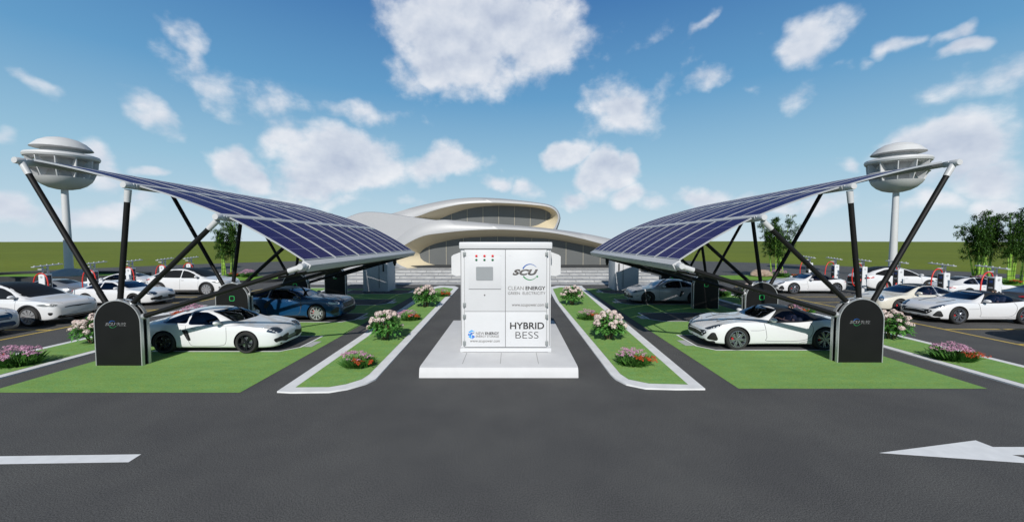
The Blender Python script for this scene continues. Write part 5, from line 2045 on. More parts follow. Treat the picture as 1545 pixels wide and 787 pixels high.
def driver_meshes():
    """a seated body: hip at the origin, facing +x; arms reach a wheel"""
    V, E, Rd = [], [], []

    def v(p, r, link=None):
        V.append(p); Rd.append(r)
        if link is not None: E.append((link, len(V) - 1))
        return len(V) - 1
    pel = v((0, 0, 0), 0.15)
    wai = v((-0.06, 0, 0.18), 0.135, pel)
    che = v((-0.12, 0, 0.38), 0.16, wai)
    nb = v((-0.13, 0, 0.52), 0.085, che)
    nk = v((-0.11, 0, 0.59), 0.055, nb)
    hd0 = v((-0.075, 0, 0.66), 0.072, nk)
    hd1 = v((-0.075, 0, 0.76), 0.088, hd0)
    hd2 = v((-0.08, 0, 0.815), 0.066, hd1)
    v((0.015, 0, 0.715), 0.018, hd1)             # nose
    for s in (1, -1):
        sh = v((-0.12, s * 0.17, 0.47), 0.065, che)
        el = v((0.02, s * 0.24, 0.23), 0.045, sh)
        wr = v((0.24, s * 0.17, 0.30), 0.030, el)
        pm = v((0.30, s * 0.155, 0.325), 0.034, wr)
        for f, (dy, L_) in enumerate(((0.030, .060), (0.010, .070), (-0.010, .065), (-0.028, .050))):
            a = v((0.35, s * (0.155 + dy * 0.8), 0.345), 0.0095, pm)
            b = v((0.35 + L_ * 0.55, s * (0.155 + dy), 0.330), 0.0085, a)
            v((0.35 + L_ * 0.5, s * (0.155 + dy), 0.300), 0.008, b)
        th = v((0.325, s * 0.115, 0.335), 0.011, pm)
        v((0.355, s * 0.10, 0.325), 0.009, th)
        kn = v((0.40, s * 0.14, 0.10), 0.07, pel)
        an = v((0.70, s * 0.13, -0.22), 0.045, kn)
        v((0.82, s * 0.13, -0.20), 0.035, an)
    body = skin_mesh(V, E, Rd, pel, 'person_body', M['skin'])
    # hair cap and shirt follow the body
    h = MB()
    h.ellipsoid((-0.092, 0, 0.795), (0.098, 0.088, 0.085), 20, 12)
    h.v = [p if p.x < 0.0 or p.z > 0.80 else Vector((p.x - 0.06, p.y, max(p.z, 0.78))) for p in h.v]
    hair = h.mesh('hair', M['hair'], 60)
    SV, SE, SR = [], [], []
    def w(p, r, link=None):
        SV.append(p); SR.append(r)
        if link is not None: SE.append((link, len(SV) - 1))
        return len(SV) - 1
    a = w((0, 0, 0.02), 0.162); b = w((-0.06, 0, 0.18), 0.147, a); c = w((-0.12, 0, 0.38), 0.172, b); w((-0.13, 0, 0.50), 0.10, c)
    for s in (1, -1):
        q = w((-0.12, s * 0.172, 0.472), 0.076, c); w((-0.03, s * 0.225, 0.31), 0.058, q)
    shirt = skin_mesh(SV, SE, SR, a, 'shirt', M['shirt'])
    e = MB()
    for s in (1, -1): e.ellipsoid((0.006, s * 0.032, 0.755), (0.010, 0.014, 0.009), 10, 6)
    eyes = e.mesh('eyes', M['eye'], 60)
    ears = MB()
    for s in (1, -1): ears.ellipsoid((-0.085, s * 0.088, 0.735), (0.022, 0.010, 0.034), 10, 8)
    ears = ears.mesh('ears', M['skin'], 60)
    return body, shirt, hair, eyes, ears


DM = driver_meshes()


def driver(car, sp, label, hair=None, side=1):
    sx, sz = sp['seat']
    c, s = math.cos(car.rotation_euler.z), math.sin(car.rotation_euler.z)
    lx, ly, lz = sx - 0.10, 0.36 * side, sz + 0.13
    t = thing('person', label, 'person', (car.location.x + lx * c - ly * s, car.location.y + lx * s + ly * c, lz), car.rotation_euler.z, 'drivers in the parked cars')
    sc = 0.86
    t.scale = (sc, sc, sc)
    for nm, me in zip(('body', 'shirt', 'hair', 'eyes', 'ears'), DM):
        o = link_mesh(nm, me, t)
    return t


driver(carC, ROADSTER, 'dark haired driver in a dark shirt inside the roadster under the right canopy')
driver(carK, ROADSTER, 'dark haired driver in a dark shirt inside the nearest roadster of the right row')
driver(carL, ROUND, 'dark haired driver in a dark shirt inside the cream coupe')
driver(carM, ROADSTER, 'dark haired driver in a dark shirt inside the farthest roadster of the right row')
driver(carO, ROUND, 'dark haired driver inside the white coupe behind the cream coupe', side=-1)

# ================================================================ planting
M['leaf_bush'] = leaf_mat('leaf_bush', [(0.045, 0.15, 0.03), (0.085, 0.25, 0.05), (0.14, 0.34, 0.08)], 0.45)
M['leaf_low'] = leaf_mat('leaf_low', [(0.03, 0.09, 0.015), (0.05, 0.15, 0.025), (0.09, 0.21, 0.04)], 0.5)
M['leaf_bamboo'] = leaf_mat('leaf_bamboo', [(0.02, 0.055, 0.010), (0.045, 0.11, 0.018), (0.085, 0.18, 0.03)], 0.5, 0.3)
M['petal_pale'] = leaf_mat('petal_pale', [(0.62, 0.47, 0.43), (0.72, 0.60, 0.56), (0.78, 0.70, 0.66)], 0.6, 0.25)
M['petal_pink'] = leaf_mat('petal_pink', [(0.42, 0.16, 0.30), (0.58, 0.30, 0.44), (0.70, 0.52, 0.60)], 0.6, 0.25)
M['petal_red'] = leaf_mat('petal_red', [(0.42, 0.03, 0.012), (0.55, 0.07, 0.02), (0.60, 0.13, 0.04)], 0.6, 0.2)


def bamboo_green():
    m, N, L = new_mat('culm_green')
    b = bsdf_of(m)
    tc = N.new('ShaderNodeTexCoord')
    n, cr = ramp_noise(N, L, tc.outputs['Object'], 2.0, [(0.3, (0.12, 0.26, 0.02)), (0.7, (0.30, 0.46, 0.06))], 3)
    L.new(cr.outputs['Color'], b.inputs['Base Color'])
    b.inputs['Roughness'].default_value = 0.35
    return m


M['culm'] = bamboo_green()
M['culm_node'] = plain('culm_node', (0.02, 0.03, 0.01), 0.7)


def leaf(mb, p, d, up, ln, wd, fold=0.15):
    """a folded pointed leaf of four faces"""
    d = d.normalized()
    s = d.cross(up)
    if s.length < 1e-3: s = d.orthogonal()
    s.normalize()
    n = s.cross(d)
    m1, m2 = p + d * ln * 0.4, p + d * ln
    dr = n * (-ln * 0.12)
    a, b = m1 + s * wd / 2 + n * fold * wd, m1 - s * wd / 2 + n * fold * wd
    mb.add([p, a, m2 + dr, m1, b], [(0, 3, 1), (3, 2, 1), (0, 4, 3), (3, 4, 2)])


def rv(r, z0=-1, z1=1):
    a = r.uniform(0, 2 * PI)
    z = r.uniform(z0, z1)
    k = math.sqrt(max(0, 1 - z * z))
    return Vector((k * math.cos(a), k * math.sin(a), z))


def flower_head(seed, rad, petal, mat, name, flat=0.75):
    r = random.Random(seed)
    mb = MB()
    for _ in range(60):
        d = rv(r, -0.35, 1)
        c = Vector((d.x * rad, d.y * rad, d.z * rad * flat))
        s = d.orthogonal().normalized()
        b = d.cross(s)
        a0 = r.uniform(0, 2 * PI)
        u = (s * math.cos(a0) + b * math.sin(a0)) * petal
        v = d.cross(u)
        lift = d * petal * 0.25
        mb.add([c + u + lift, c + v + lift, c - u + lift, c - v + lift, c], [(0, 1, 4), (1, 2, 4), (2, 3, 4), (3, 0, 4)])
    return mb.mesh(name, mat, None, False)


HEADS_PALE = [flower_head(i, 0.088, 0.028, M['petal_pale'], 'flower_head', 0.85) for i in range(3)]


def daisy(seed, rad, mat, n=12):
    r = random.Random(seed)
    mb = MB()
    for k in range(n):
        c = Vector((r.uniform(-rad, rad), r.uniform(-rad, rad), r.uniform(-0.3, 0.4) * rad))
        nn = (Vector((c.x, c.y, rad * 1.6))).normalized()
        s = nn.orthogonal().normalized(); b = nn.cross(s)
        pr = rad * r.uniform(0.28, 0.42)
        for q in range(5):
            a = 2 * PI * q / 5 + k
            d1 = s * math.cos(a) + b * math.sin(a)
            e1 = s * math.cos(a + 0.5) + b * math.sin(a + 0.5)
            f1 = s * math.cos(a - 0.5) + b * math.sin(a - 0.5)
            mb.add([c, c + e1 * pr * 0.7 + nn * 0.01, c + d1 * pr * 1.1, c + f1 * pr * 0.7 + nn * 0.01], [(0, 1, 2, 3)])
    return mb.mesh('flower_cluster', mat, None, False)


HEADS_PINK = [daisy(i, 0.062, M['petal_pink']) for i in range(3)]
HEADS_RED = [daisy(i + 9, 0.050, M['petal_red'], 14) for i in range(3)]


def bush_proto(seed, rad, hgt):
    """hydrangea: broad leaves on short stems, round pale heads on top"""
    r = random.Random(seed)
    lf = MB()
    st = MB()
    tips = []
    for i in range(15):
        a = r.uniform(0, 2 * PI)
        k = math.sqrt(r.random()) * rad * 0.8
        h = hgt * r.uniform(0.78, 0.95) * (1 - 0.38 * (k / rad) ** 2)
        p0 = Vector((math.cos(a) * k * 0.25, math.sin(a) * k * 0.25, 0))
        p1 = Vector((math.cos(a) * k, math.sin(a) * k, h))
        st.tube(p0, p1, 0.013, 0.008, 6)
        tips.append(p1)
    for j in range(620):
        d0 = rv(r, -0.25, 1.0)
        k = r.random() ** 0.45
        p = Vector((d0.x * rad * 0.88 * k, d0.y * rad * 0.88 * k, hgt * 0.36 + d0.z * hgt * 0.50 * k))
        if p.z < 0.03: continue
        d = Vector((d0.x, d0.y, d0.z * 0.5)) + rv(r) * 0.7
        d.z = d.z * 0.6 - 0.15
        leaf(lf, p, d, Vector((0, 0, 1)), r.uniform(0.12, 0.20), r.uniform(0.08, 0.125), 0.18)
    return lf.mesh('foliage', M['leaf_bush'], None, False), st.mesh('stems', M['bark'], 40), tips, r


def low_proto(seed, rad, hgt):
    """low clump: strap leaves, feathery edge, pink flowers with red ones to one side"""
    r = random.Random(seed)
    lf = MB()
    for i in range(420):
        a = r.uniform(0, 2 * PI)
        k = math.sqrt(r.random()) * rad * 0.75
        p = Vector((math.cos(a) * k, math.sin(a) * k * 0.8, 0.0))
        d = Vector((math.cos(a) * k / rad * 0.9 + r.uniform(-.3, .3), math.sin(a) * k / rad * 0.9 + r.uniform(-.3, .3), r.uniform(0.5, 1.2)))
        leaf(lf, p, d, Vector((-d.y, d.x, 0.2)), hgt * r.uniform(0.45, 0.95), r.uniform(0.035, 0.07), 0.1)
    for i in range(300):
        a = r.uniform(0, 2 * PI)
        k = rad * r.uniform(0.6, 1.0)
        p = Vector((math.cos(a) * k, math.sin(a) * k * 0.8, r.uniform(0.0, 0.12)))
        d = rv(r, 0.0, 0.8)
        leaf(lf, p, d, Vector((0, 0, 1)), r.uniform(0.05, 0.11), r.uniform(0.02, 0.035), 0.1)
    return lf.mesh('foliage', M['leaf_low'], None, False), r


BUSH = [bush_proto(11 + i, 0.58, 1.0) for i in range(3)]
LOW = [low_proto(31 + i, 0.46, 0.34) for i in range(3)]


def bush(px, py, label, n, sc=1.0, z=0.042, heads=36):
    p = gp(px, py)
    fol, stm, tips, _ = BUSH[n % 3]
    r = random.Random(int(px * 7 + py))
    t = thing('hydrangea_bush', label, 'bush', (p.x, p.y, z), r.uniform(0, 6.28), 'pale pink hydrangea bushes')
    link_mesh('foliage', fol, t)
    link_mesh('stems', stm, t)
    for i in range(heads):
        b = tips[i % len(tips)]
        if i < len(tips): pos = b + Vector((0, 0, 0.03))
        else:
            d0 = rv(r, 0.05, 1.0)
            pos = Vector((d0.x * 0.54, d0.y * 0.54, 0.40 + d0.z * 0.54))
        o = link_mesh('flower_head', HEADS_PALE[i % 3], t, pos, (r.uniform(-.5, .5), r.uniform(-.5, .5), r.uniform(0, 6)))
        k = r.uniform(0.75, 1.05)
        o.scale = (k, k, k)
    t.scale = (sc, sc, sc)
    return t


def clump(px, py, label, n, sc=1.0, red=1, z=0.042, pink=26, reds=14):
    p = gp(px, py)
    fol, _ = LOW[n % 3]
    r = random.Random(int(px * 3 + py))
    t = thing('flower_clump', label, 'flowers', (p.x, p.y, z), 0, 'pink and red flower clumps')
    link_mesh('foliage', fol, t)
    for i in range(pink):
        a = r.uniform(0, 2 * PI)
        k = math.sqrt(r.random()) * 0.44
        x, y = math.cos(a) * k * 0.95 - red * 0.06, math.sin(a) * k * 0.75
        h = 0.40 * (1 - 0.45 * (k / 0.46) ** 2) + r.uniform(-.03, .04)
        o = link_mesh('flower_cluster', HEADS_PINK[i % 3], t, (x, y, h), (-y * 0.9, x * 0.9, r.uniform(0, 6)))
        o.scale = (r.uniform(0.85, 1.2),) * 3
    for i in range(reds):
        x, y = red * r.uniform(-0.05, 0.52), r.uniform(-0.40, -0.10)
        h = 0.24 + r.uniform(-.06, .06) - 0.1 * abs(x)
        o = link_mesh('flower_cluster', HEADS_RED[i % 3], t, (x, y, h), (0.5 + r.uniform(-.2, .2), r.uniform(-.3, .3), r.uniform(0, 6)))
        o['label'] = 'red flower cluster'
    t.scale = (sc, sc, sc)
    return t


# left island, front to back
clump(540, 554, 'pink and red flower clump at the front of the left island', 0, 0.95, 1)
bush(582, 513, 'pale pink hydrangea bush in the middle of the left island', 0, 1.0)
clump(618, 483.5, 'pink and red flower clump between the two hydrangeas of the left island', 1, 1.0, 1)
bush(643, 463.5, 'pale pink hydrangea bush at the far end of the left island', 1, 1.12)
clump(668, 447.5, 'small red flower clump behind the far hydrangea of the left island', 2, 1.0, 1, pink=10, reds=22)
# right island
clump(955, 551, 'pink and red flower clump at the front of the right island', 1, 1.02, 1)
bush(919, 513, 'pale pink hydrangea bush in the middle of the right island', 2, 1.0)
clump(888, 482.5, 'pink and red flower clump between the two hydrangeas of the right island', 2, 1.0, 1)
bush(863, 460.5, 'pale pink hydrangea bush at the far end of the right island', 0, 1.05)
# outer beds
clump(24, 552, 'large pink and red flower clump at the left edge in the outer bed', 2, 1.25, -1, pink=34)
bush(142, 518, 'pale pink hydrangea bush half hidden by the left front pedestal', 1, 0.95)
clump(293, 481, 'pink and red flower clump showing over the roof of the white coupe', 0, 1.35, -1, pink=34)
clump(1437, 544, 'large pink and red flower clump in the right outer bed', 0, 1.15, 1, pink=34)
bush(1343, 512, 'pale pink hydrangea bush beside the right front pedestal', 2, 1.0)
clump(1204, 477.5, 'pink and red flower clump showing over the black top of the white roadster', 1, 1.35, -1, pink=34)
bush(1121, 455.5, 'shaded hydrangea bush between two pedestals of the right canopy', 0, 1.0)
clump(1086, 447, 'shaded pink flower clump behind the third right pedestal', 2, 1.3, 1, pink=34, reds=0)
# far beds
clump(352, 421, 'red flower clump at the foot of the left bamboo', 0, 1.2, 1, z=.23, pink=4, reds=24)
clump(376, 421.5, 'pink flower clump beside the left bamboo', 1, 1.5, 1, z=.23, pink=34, reds=0)
clump(1176, 421, 'pink flower clump at the foot of the bamboo with two crowns', 2, 1.5, 1, z=.23, pink=34, reds=0)
clump(1192, 422, 'red flower clump beside the bamboo with two crowns', 0, 1.0, 1, z=.23, pink=0, reds=24)
clump(1484, 433, 'pink flower clump at the foot of the right edge bamboo', 1, 1.4, 1, z=.31, pink=34, reds=0)
clump(1520, 434.5, 'red flower clump beside the right edge bamboo', 2, 1.1, 1, z=.31, pink=0, reds=24)


# ---- bamboo
def bamboo(px, py, hgt, spread, ncul, seed, label, lean=(0, 0), z=0.23, crowns=None):
    p = gp(px, py)
    r = random.Random(seed)
    t = thing('bamboo_clump', label, 'bamboo', (p.x, p.y, z), 0, 'bamboo clumps on the far beds')
    cr = MB()
    for i in range(ncul):
        cu = MB()
        a = r.uniform(0, 2 * PI)
        k = spread * 0.30 * math.sqrt(r.random())
        b = Vector((math.cos(a) * k, math.sin(a) * k, 0))
        k2 = spread * (0.12 + 0.42 * r.random())
        a2 = a + r.uniform(-.7, .7)
        h = hgt * r.uniform(0.62, 0.97)
        tip = Vector((math.cos(a2) * k2 + lean[0], math.sin(a2) * k2 + lean[1], h))
        if crowns:
            c = crowns[i % len(crowns)]
            tip = Vector((c[0] + r.uniform(-.35, .35), r.uniform(-.5, .5), c[1] * r.uniform(0.86, 1.0)))
            h = tip.z
        pts = []
        for q in range(9):
            u = q / 8
            pts.append(b.lerp(tip, u ** 1.35 * 0.85 + 0.15 * u) * 1.0 if False else Vector((b.x + (tip.x - b.x) * u ** 1.5, b.y + (tip.y - b.y) * u ** 1.5, h * u)))
        cu.cur = 0
        cu.path(pts, [0.050 * (1 - 0.75 * q / 8) + 0.008 for q in range(9)], 8)
        cu.cur = 1
        zz = 0.25
        while zz < h * 0.8:
            u = zz / h
            q = Vector((b.x + (tip.x - b.x) * u ** 1.5, b.y + (tip.y - b.y) * u ** 1.5, zz))
            rr = 0.050 * (1 - 0.75 * u) + 0.014
            cu.lathe([(rr, -0.015), (rr + .004, 0), (rr, 0.015)], 8, q)
            zz += 0.33
        cu.build('culm', [M['culm'], M['culm_node']], t, 40)
        # foliage: tufts on short side twigs over the upper part
        for q in range(46):
            u = 0.42 + 0.60 * (r.random() ** 0.8)
            u = min(u, 1.0)
            c = Vector((b.x + (tip.x - b.x) * u ** 1.5, b.y + (tip.y - b.y) * u ** 1.5, h * u))
            d = rv(r, -0.3, 0.6)
            c2 = c + d * r.uniform(0.12, 0.62) * (1.15 - 0.5 * u)
            tr = r.uniform(0.10, 0.26)
            for w in range(34):
                q2 = c2 + rv(r) * tr * r.random() ** 0.5
                dd = rv(r, -0.9, 0.3)
                leaf(cr, q2, dd, Vector((0, 0, 1)), r.uniform(0.13, 0.25), r.uniform(0.035, 0.06), 0.1)
    cr.build('crown', M['leaf_bamboo'], t, None, False)
    return t


bamboo(345, 418.5, 5.3, 1.7, 9, 3, 'bamboo clump with dark crown behind the farther left suv')
bamboo(1172, 419.5, 5.9, 1.7, 10, 5, 'bamboo clump with two crowns beside the boulder', crowns=[(-0.9, 4.7), (-0.3, 5.7), (-0.5, 3.8), (1.15, 6.0), (0.5, 4.6), (-1.1, 5.2), (1.3, 5.0)])
bamboo(1479, 431.5, 5.5, 1.9, 11, 8, 'bamboo clump behind the white coupe with red tail lights', z=.3, crowns=[(-1.0, 4.7), (-0.1, 5.6), (0.5, 4.9), (-0.5, 4.0), (1.0, 4.3), (0.2, 5.3)])
bamboo(1530, 434.5, 5.9, 1.7, 8, 12, 'bamboo clump cut by the right edge of the picture', z=.3, lean=(0.4, 0))


# ---- boulder
def boulder():
    bm = bmesh.new()
    bmesh.ops.create_icosphere(bm, subdivisions=4, radius=1)
    from mathutils import noise
    for v in bm.verts:
        n = noise.fractal(v.co * 1.3 + Vector((3, 1, 7)), 1.0, 2.0, 5)
        k = 1 + 0.22 * n
        v.co = Vector((v.co.x * 0.95 * k, v.co.y * 0.6 * k, max(-0.15, v.co.z * 0.42 * k)))
    me = bpy.data.meshes.new('boulder')
    bm.to_mesh(me); bm.free()
    m, N, L = new_mat('boulder_rock')
    b = bsdf_of(m)
    tc = N.new('ShaderNodeTexCoord')
    n1, c1 = ramp_noise(N, L, tc.outputs['Object'], 3.5, [(0.3, (0.16, 0.10, 0.07)), (0.5, (0.30, 0.22, 0.17)), (0.75, (0.42, 0.35, 0.29))], 8, 0.65)
    L.new(c1.outputs['Color'], b.inputs['Base Color'])
    b.inputs['Roughness'].default_value = 0.85
    bp = N.new('ShaderNodeBump'); bp.inputs['Strength'].default_value = 0.6; bp.inputs['Distance'].default_value = 0.08
    L.new(n1.outputs['Fac'], bp.inputs['Height']); L.new(bp.outputs['Normal'], b.inputs['Normal'])
    me.materials.append(m)
    smooth(me, 60)
    p = gp(1149, 420.5)
    o = link_mesh('boulder', me, None, (p.x, p.y, 0.42))
    tag(o, 'brown rounded boulder on the grass beside the bamboo with two crowns', 'rock')


boulder()
# ================================================================ sky, sun, camera
SUN_EL = R(34)
SKY = 0.055
SUN_DIR = Vector((0.085, 1.0, 0)).normalized()          # the way shadows fall on the ground
wld = bpy.data.worlds.new('World')
scene.world = wld
wld.use_nodes = True
N, L = wld.node_tree.nodes, wld.node_tree.links
bg = N['Background']
sky = N.new('ShaderNodeTexSky')
sky.sky_type = 'NISHITA'
sky.sun_disc = False
sky.sun_elevation = SUN_EL
sky.sun_rotation = R(180) + math.atan2(SUN_DIR.x, SUN_DIR.y)
sky.altitude = 200
sky.air_density = 1.0
sky.dust_density = 0.25
sky.ozone_density = 2.0
bg.inputs['Strength'].default_value = SKY


def nm(op, a, b=None, clamp=False):
    n = N.new('ShaderNodeMath')
    n.operation = op
    n.use_clamp = clamp
    for i, s in enumerate((a, b)):
        if s is None: continue
        if isinstance(s, (int, float)): n.inputs[i].default_value = s
        else: L.new(s, n.inputs[i])
    return n.outputs[0]


tc = N.new('ShaderNodeTexCoord')
dirv = tc.outputs['Generated']
sep = N.new('ShaderNodeSeparateXYZ')
L.new(dirv, sep.inputs[0])
az = nm('ARCTAN2', sep.outputs[0], sep.outputs[1])
el = nm('ARCSINE', sep.outputs[2])
cmb = N.new('ShaderNodeCombineXYZ')
L.new(az, cmb.inputs[0])
L.new(el, cmb.inputs[1])
# banks of cumulus at fixed bearings: (x, y) on the survey picture, half width, half height, weight, tilt in degrees
CLOUDS = [
    (735, 40, 135, 70, 1.25, 0), (690, 95, 90, 50, .9, 20), (800, 70, 70, 60, .9, 0), (610, 110, 50, 40, .55, 20),
    (945, 160, 62, 48, 1.0, 0), (985, 130, 25, 25, .6, 0), (905, 195, 40, 20, .6, 0),
    (1232, 70, 55, 36, .95, -25), (1275, 95, 25, 16, .6, 0), (1365, 52, 42, 16, .7, -30), (1340, 65, 25, 16, .6, 0), (1448, 22, 36, 18, .8, 0), (1450, 52, 30, 18, .8, 0),
    (1440, 225, 95, 45, 1.25, 5), (1380, 255, 60, 35, .9, 0), (1500, 270, 70, 35, .8, 0), (1460, 120, 130, 28, .42, -12), (1400, 150, 60, 18, .35, -10),
    (500, 242, 82, 42, 1.25, 0), (450, 258, 50, 30, 1.0, 0), (560, 262, 55, 32, .9, 0), (478, 220, 40, 25, .9, 0), (545, 225, 25, 18, .7, 0), (590, 228, 22, 12, .5, 0),
    (368, 250, 28, 34, 1.05, 0), (242, 258, 30, 12, .8, 0), (150, 235, 40, 25, .7, 10), (165, 260, 55, 22, .6, 0),
    (35, 305, 75, 26, .8, 0), (130, 310, 70, 20, .7, 0), (225, 300, 40, 20, .55, 0), (320, 300, 60, 20, .6, 0), (430, 295, 60, 18, .6, 0), (530, 300, 60, 14, .5, 0),
    (675, 252, 52, 26, 1.0, 0), (650, 245, 28, 14, .7, 0), (748, 276, 30, 12, .8, 0), (790, 285, 30, 14, .6, 0), (620, 300, 40, 12, .5, 0),
    (852, 240, 30, 26, 1.05, 0), (905, 265, 36, 34, 1.1, 15), (940, 250, 20, 22, .8, 0), (870, 295, 30, 16, .8, 0), (945, 300, 30, 18, .8, 0), (980, 310, 26, 16, .6, 0),
    (1055, 290, 48, 15, .8, 0), (1120, 300, 45, 15, .7, 0), (1190, 305, 40, 14, .6, 0), (1290, 255, 22, 10, .6, 20), (1330, 320, 50, 20, .5, 0), (1250, 300, 50, 18, .5, 0), (1400, 315, 60, 20, .6, 0), (1500, 320, 50, 25, .7, 0),
    (80, 135, 60, 18, .62, 25), (60, 125, 30, 10, .5, 20), (275, 70, 30, 45, .75, 0), (250, 90, 45, 30, .6, 0), (300, 115, 90, 30, .62, 10), (215, 165, 60, 22, .75, 25), (330, 150, 90, 28, .55, 15), (440, 165, 90, 25, .5, 10), (555, 180, 70, 22, .6, 0), (480, 195, 90, 16, .45, 0), (20, 205, 25, 20, .5, 0),
    (960, 60, 40, 16, .4, -15), (1060, 35, 35, 10, .45, -20), (1000, 110, 50, 26, .45, 0), (1060, 120, 45, 20, .5, -10), (1120, 140, 30, 12, .4, 0), (1210, 150, 28, 40, .4, 0), (1310, 90, 25, 18, .5, 0), (1150, 70, 18, 8, .35, 0),
]


def bearing(px, py):
    d = ray(px, py).normalized()
    return math.atan2(d.x, d.y), math.asin(d.z)


def cover(vec):
    acc = None
    for x, y, hw, hh, wgt, tilt in CLOUDS:
        a, e = bearing(x, y)
        ax = abs(bearing(x + hw, y)[0] - bearing(x - hw, y)[0]) / 2
        ey = abs(bearing(x, y + hh)[1] - bearing(x, y - hh)[1]) / 2
        mp = N.new('ShaderNodeMapping')
        mp.vector_type = 'TEXTURE'
        mp.inputs['Location'].default_value = (a, e, 0)
        mp.inputs['Rotation'].default_value = (0, 0, R(-tilt))
        mp.inputs['Scale'].default_value = (ax * 1.6, ey * 1.6, 1)
        if acc is None:
            L.new(vec, mp.inputs['Vector'])
        else:                                     # evaluated one after the other, which keeps the shader small
            ch = N.new('ShaderNodeVectorMath')
            ch.operation = 'MULTIPLY_ADD'
            L.new(acc, ch.inputs[0])
            ch.inputs[1].default_value = (1e-7, 1e-7, 0)
            L.new(vec, ch.inputs[2])
            L.new(ch.outputs['Vector'], mp.inputs['Vector'])
        ln = N.new('ShaderNodeVectorMath')
        ln.operation = 'LENGTH'
        L.new(mp.outputs['Vector'], ln.inputs[0])
        mr = N.new('ShaderNodeMapRange')
        mr.interpolation_type = 'SMOOTHSTEP'
        mr.inputs['From Min'].default_value = 1.25
        mr.inputs['From Max'].default_value = 0.0
        mr.inputs['To Min'].default_value = 0.0
        mr.inputs['To Max'].default_value = wgt
        L.new(ln.outputs['Value'], mr.inputs['Value'])
        o = mr.outputs['Result']
        acc = o if acc is None else nm('MAXIMUM', acc, o)
    return acc


def fbm(vec, scale, detail=9, rough=0.58, off=(0, 0, 0), stretch=(1, 1.25, 1), dist=0.0):
    mp = N.new('ShaderNodeMapping')
    mp.inputs['Location'].default_value = off
    mp.inputs['Scale'].default_value = stretch
    L.new(vec, mp.inputs['Vector'])
    n = N.new('ShaderNodeTexNoise')
    n.inputs['Scale'].default_value = scale
    n.inputs['Detail'].default_value = detail
    n.inputs['Roughness'].default_value = rough
    n.inputs['Distortion'].default_value = dist
    L.new(mp.outputs['Vector'], n.inputs['Vector'])
    return n.outputs['Fac']


wn = N.new('ShaderNodeTexNoise')                          # breaks the outlines of the banks
wn.inputs['Scale'].default_value = 5.5
wn.inputs['Detail'].default_value = 4
L.new(cmb.outputs[0], wn.inputs['Vector'])
ws_ = N.new('ShaderNodeVectorMath'); ws_.operation = 'SUBTRACT'
L.new(wn.outputs['Color'], ws_.inputs[0]); ws_.inputs[1].default_value = (0.5, 0.5, 0)
wm_ = N.new('ShaderNodeVectorMath'); wm_.operation = 'MULTIPLY_ADD'
L.new(ws_.outputs['Vector'], wm_.inputs[0]); wm_.inputs[1].default_value = (0.20, 0.13, 0); L.new(cmb.outputs[0], wm_.inputs[2])
base = cover(wm_.outputs['Vector'])
n1 = fbm(cmb.outputs[0], 8, 9, 0.57)
n1b = fbm(cmb.outputs[0], 8, 4, 0.57, (0, -0.035, 0))        # same field read a little higher: which side faces up
dens = nm('ADD', nm('MULTIPLY', base, 1.22), nm('MULTIPLY', nm('SUBTRACT', n1, 0.48), 1.8))
mra = N.new('ShaderNodeMapRange')
mra.interpolation_type = 'SMOOTHSTEP'
mra.inputs['From Min'].default_value = 0.38
mra.inputs['From Max'].default_value = 0.98
L.new(dens, mra.inputs['Value'])
alpha = nm('MULTIPLY', mra.outputs['Result'], 0.94)
# billows: lighter where the cloud thins upward, greyer in the thick base
lit = nm('MULTIPLY', nm('SUBTRACT', n1, n1b), 1.25)
thick = N.new('ShaderNodeMapRange')
thick.inputs['From Min'].default_value = 0.5
thick.inputs['From Max'].default_value = 1.9
thick.inputs['To Min'].default_value = 0.72
thick.inputs['To Max'].default_value = 0.34
L.new(dens, thick.inputs['Value'])
bright = nm('ADD', thick.outputs['Result'], lit, True)
ccr = N.new('ShaderNodeValToRGB')
e = ccr.color_ramp.elements
e[0].position, e[0].color = 0.15, (0.40, 0.47, 0.62, 1)
e[1].position, e[1].color = 0.9, (0.90, 0.91, 0.94, 1)
q = e.new(0.55); q.color = (0.66, 0.71, 0.80, 1)
L.new(bright, ccr.inputs['Fac'])
cs = N.new('ShaderNodeVectorMath'); cs.operation = 'SCALE'
cs.inputs['Scale'].default_value = 1 / SKY
L.new(ccr.outputs['Color'], cs.inputs[0])
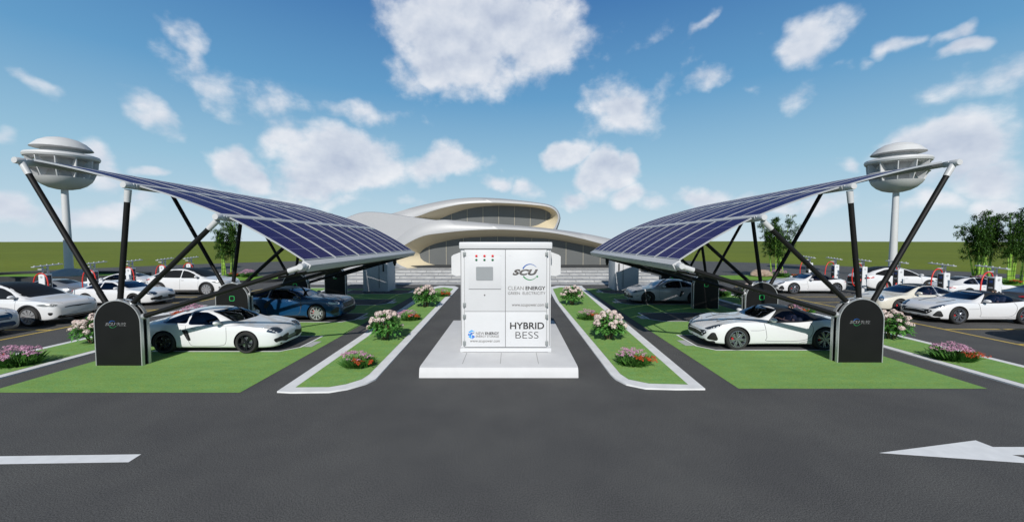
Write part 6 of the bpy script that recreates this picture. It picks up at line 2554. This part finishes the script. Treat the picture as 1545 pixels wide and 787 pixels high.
# sky colour by height, zenith darkened to weaken fill, mixed with the sky model
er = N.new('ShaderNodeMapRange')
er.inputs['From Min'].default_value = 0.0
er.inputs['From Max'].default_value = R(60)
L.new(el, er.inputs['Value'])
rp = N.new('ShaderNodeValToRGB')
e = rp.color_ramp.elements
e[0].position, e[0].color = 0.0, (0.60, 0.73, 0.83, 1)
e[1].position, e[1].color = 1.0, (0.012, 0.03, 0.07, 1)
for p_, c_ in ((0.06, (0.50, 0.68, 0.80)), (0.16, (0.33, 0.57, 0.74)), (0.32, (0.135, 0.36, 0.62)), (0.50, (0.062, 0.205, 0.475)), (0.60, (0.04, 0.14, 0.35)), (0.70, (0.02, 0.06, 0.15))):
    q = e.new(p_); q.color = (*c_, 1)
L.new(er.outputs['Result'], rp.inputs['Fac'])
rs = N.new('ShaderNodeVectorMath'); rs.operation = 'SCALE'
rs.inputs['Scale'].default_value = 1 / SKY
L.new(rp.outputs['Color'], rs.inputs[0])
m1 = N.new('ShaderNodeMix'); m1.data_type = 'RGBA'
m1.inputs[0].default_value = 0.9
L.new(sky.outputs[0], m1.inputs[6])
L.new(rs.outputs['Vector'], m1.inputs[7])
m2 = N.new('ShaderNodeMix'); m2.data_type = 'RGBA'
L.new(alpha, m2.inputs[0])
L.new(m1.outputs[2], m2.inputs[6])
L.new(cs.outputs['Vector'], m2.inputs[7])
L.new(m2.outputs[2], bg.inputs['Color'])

sl = bpy.data.lights.new('sun', 'SUN')
sl.energy = 4.7
sl.angle = R(0.5)
sl.color = (1.0, 0.965, 0.91)
so = bpy.data.objects.new('sun', sl)
COL.objects.link(so)
so.location = (-10, -40, 40)
v = Vector((SUN_DIR.x * math.cos(SUN_EL), SUN_DIR.y * math.cos(SUN_EL), -math.sin(SUN_EL)))
so.rotation_euler = v.to_track_quat('-Z', 'Y').to_euler()

cam = bpy.data.cameras.new('camera')
co = bpy.data.objects.new('camera', cam)
COL.objects.link(co)
co.location = (0, 0, CAM_H)
co.rotation_euler = (R(90) - PITCH, 0, 0)
cam.sensor_fit = 'HORIZONTAL'
cam.sensor_width = 36
cam.lens = 36 * FOC / 1545
cam.clip_start = 0.1
cam.clip_end = 6000
scene.camera = co
scene.view_settings.view_transform = 'Standard'
scene.view_settings.look = 'None'
scene.view_settings.exposure = 0.0
scene.view_settings.gamma = 1.0
scene.view_settings.use_curve_mapping = False
scene.render.resolution_x = 1024
scene.render.resolution_y = 521
scene.cycles.max_bounces = 8
scene.cycles.transparent_max_bounces = 12
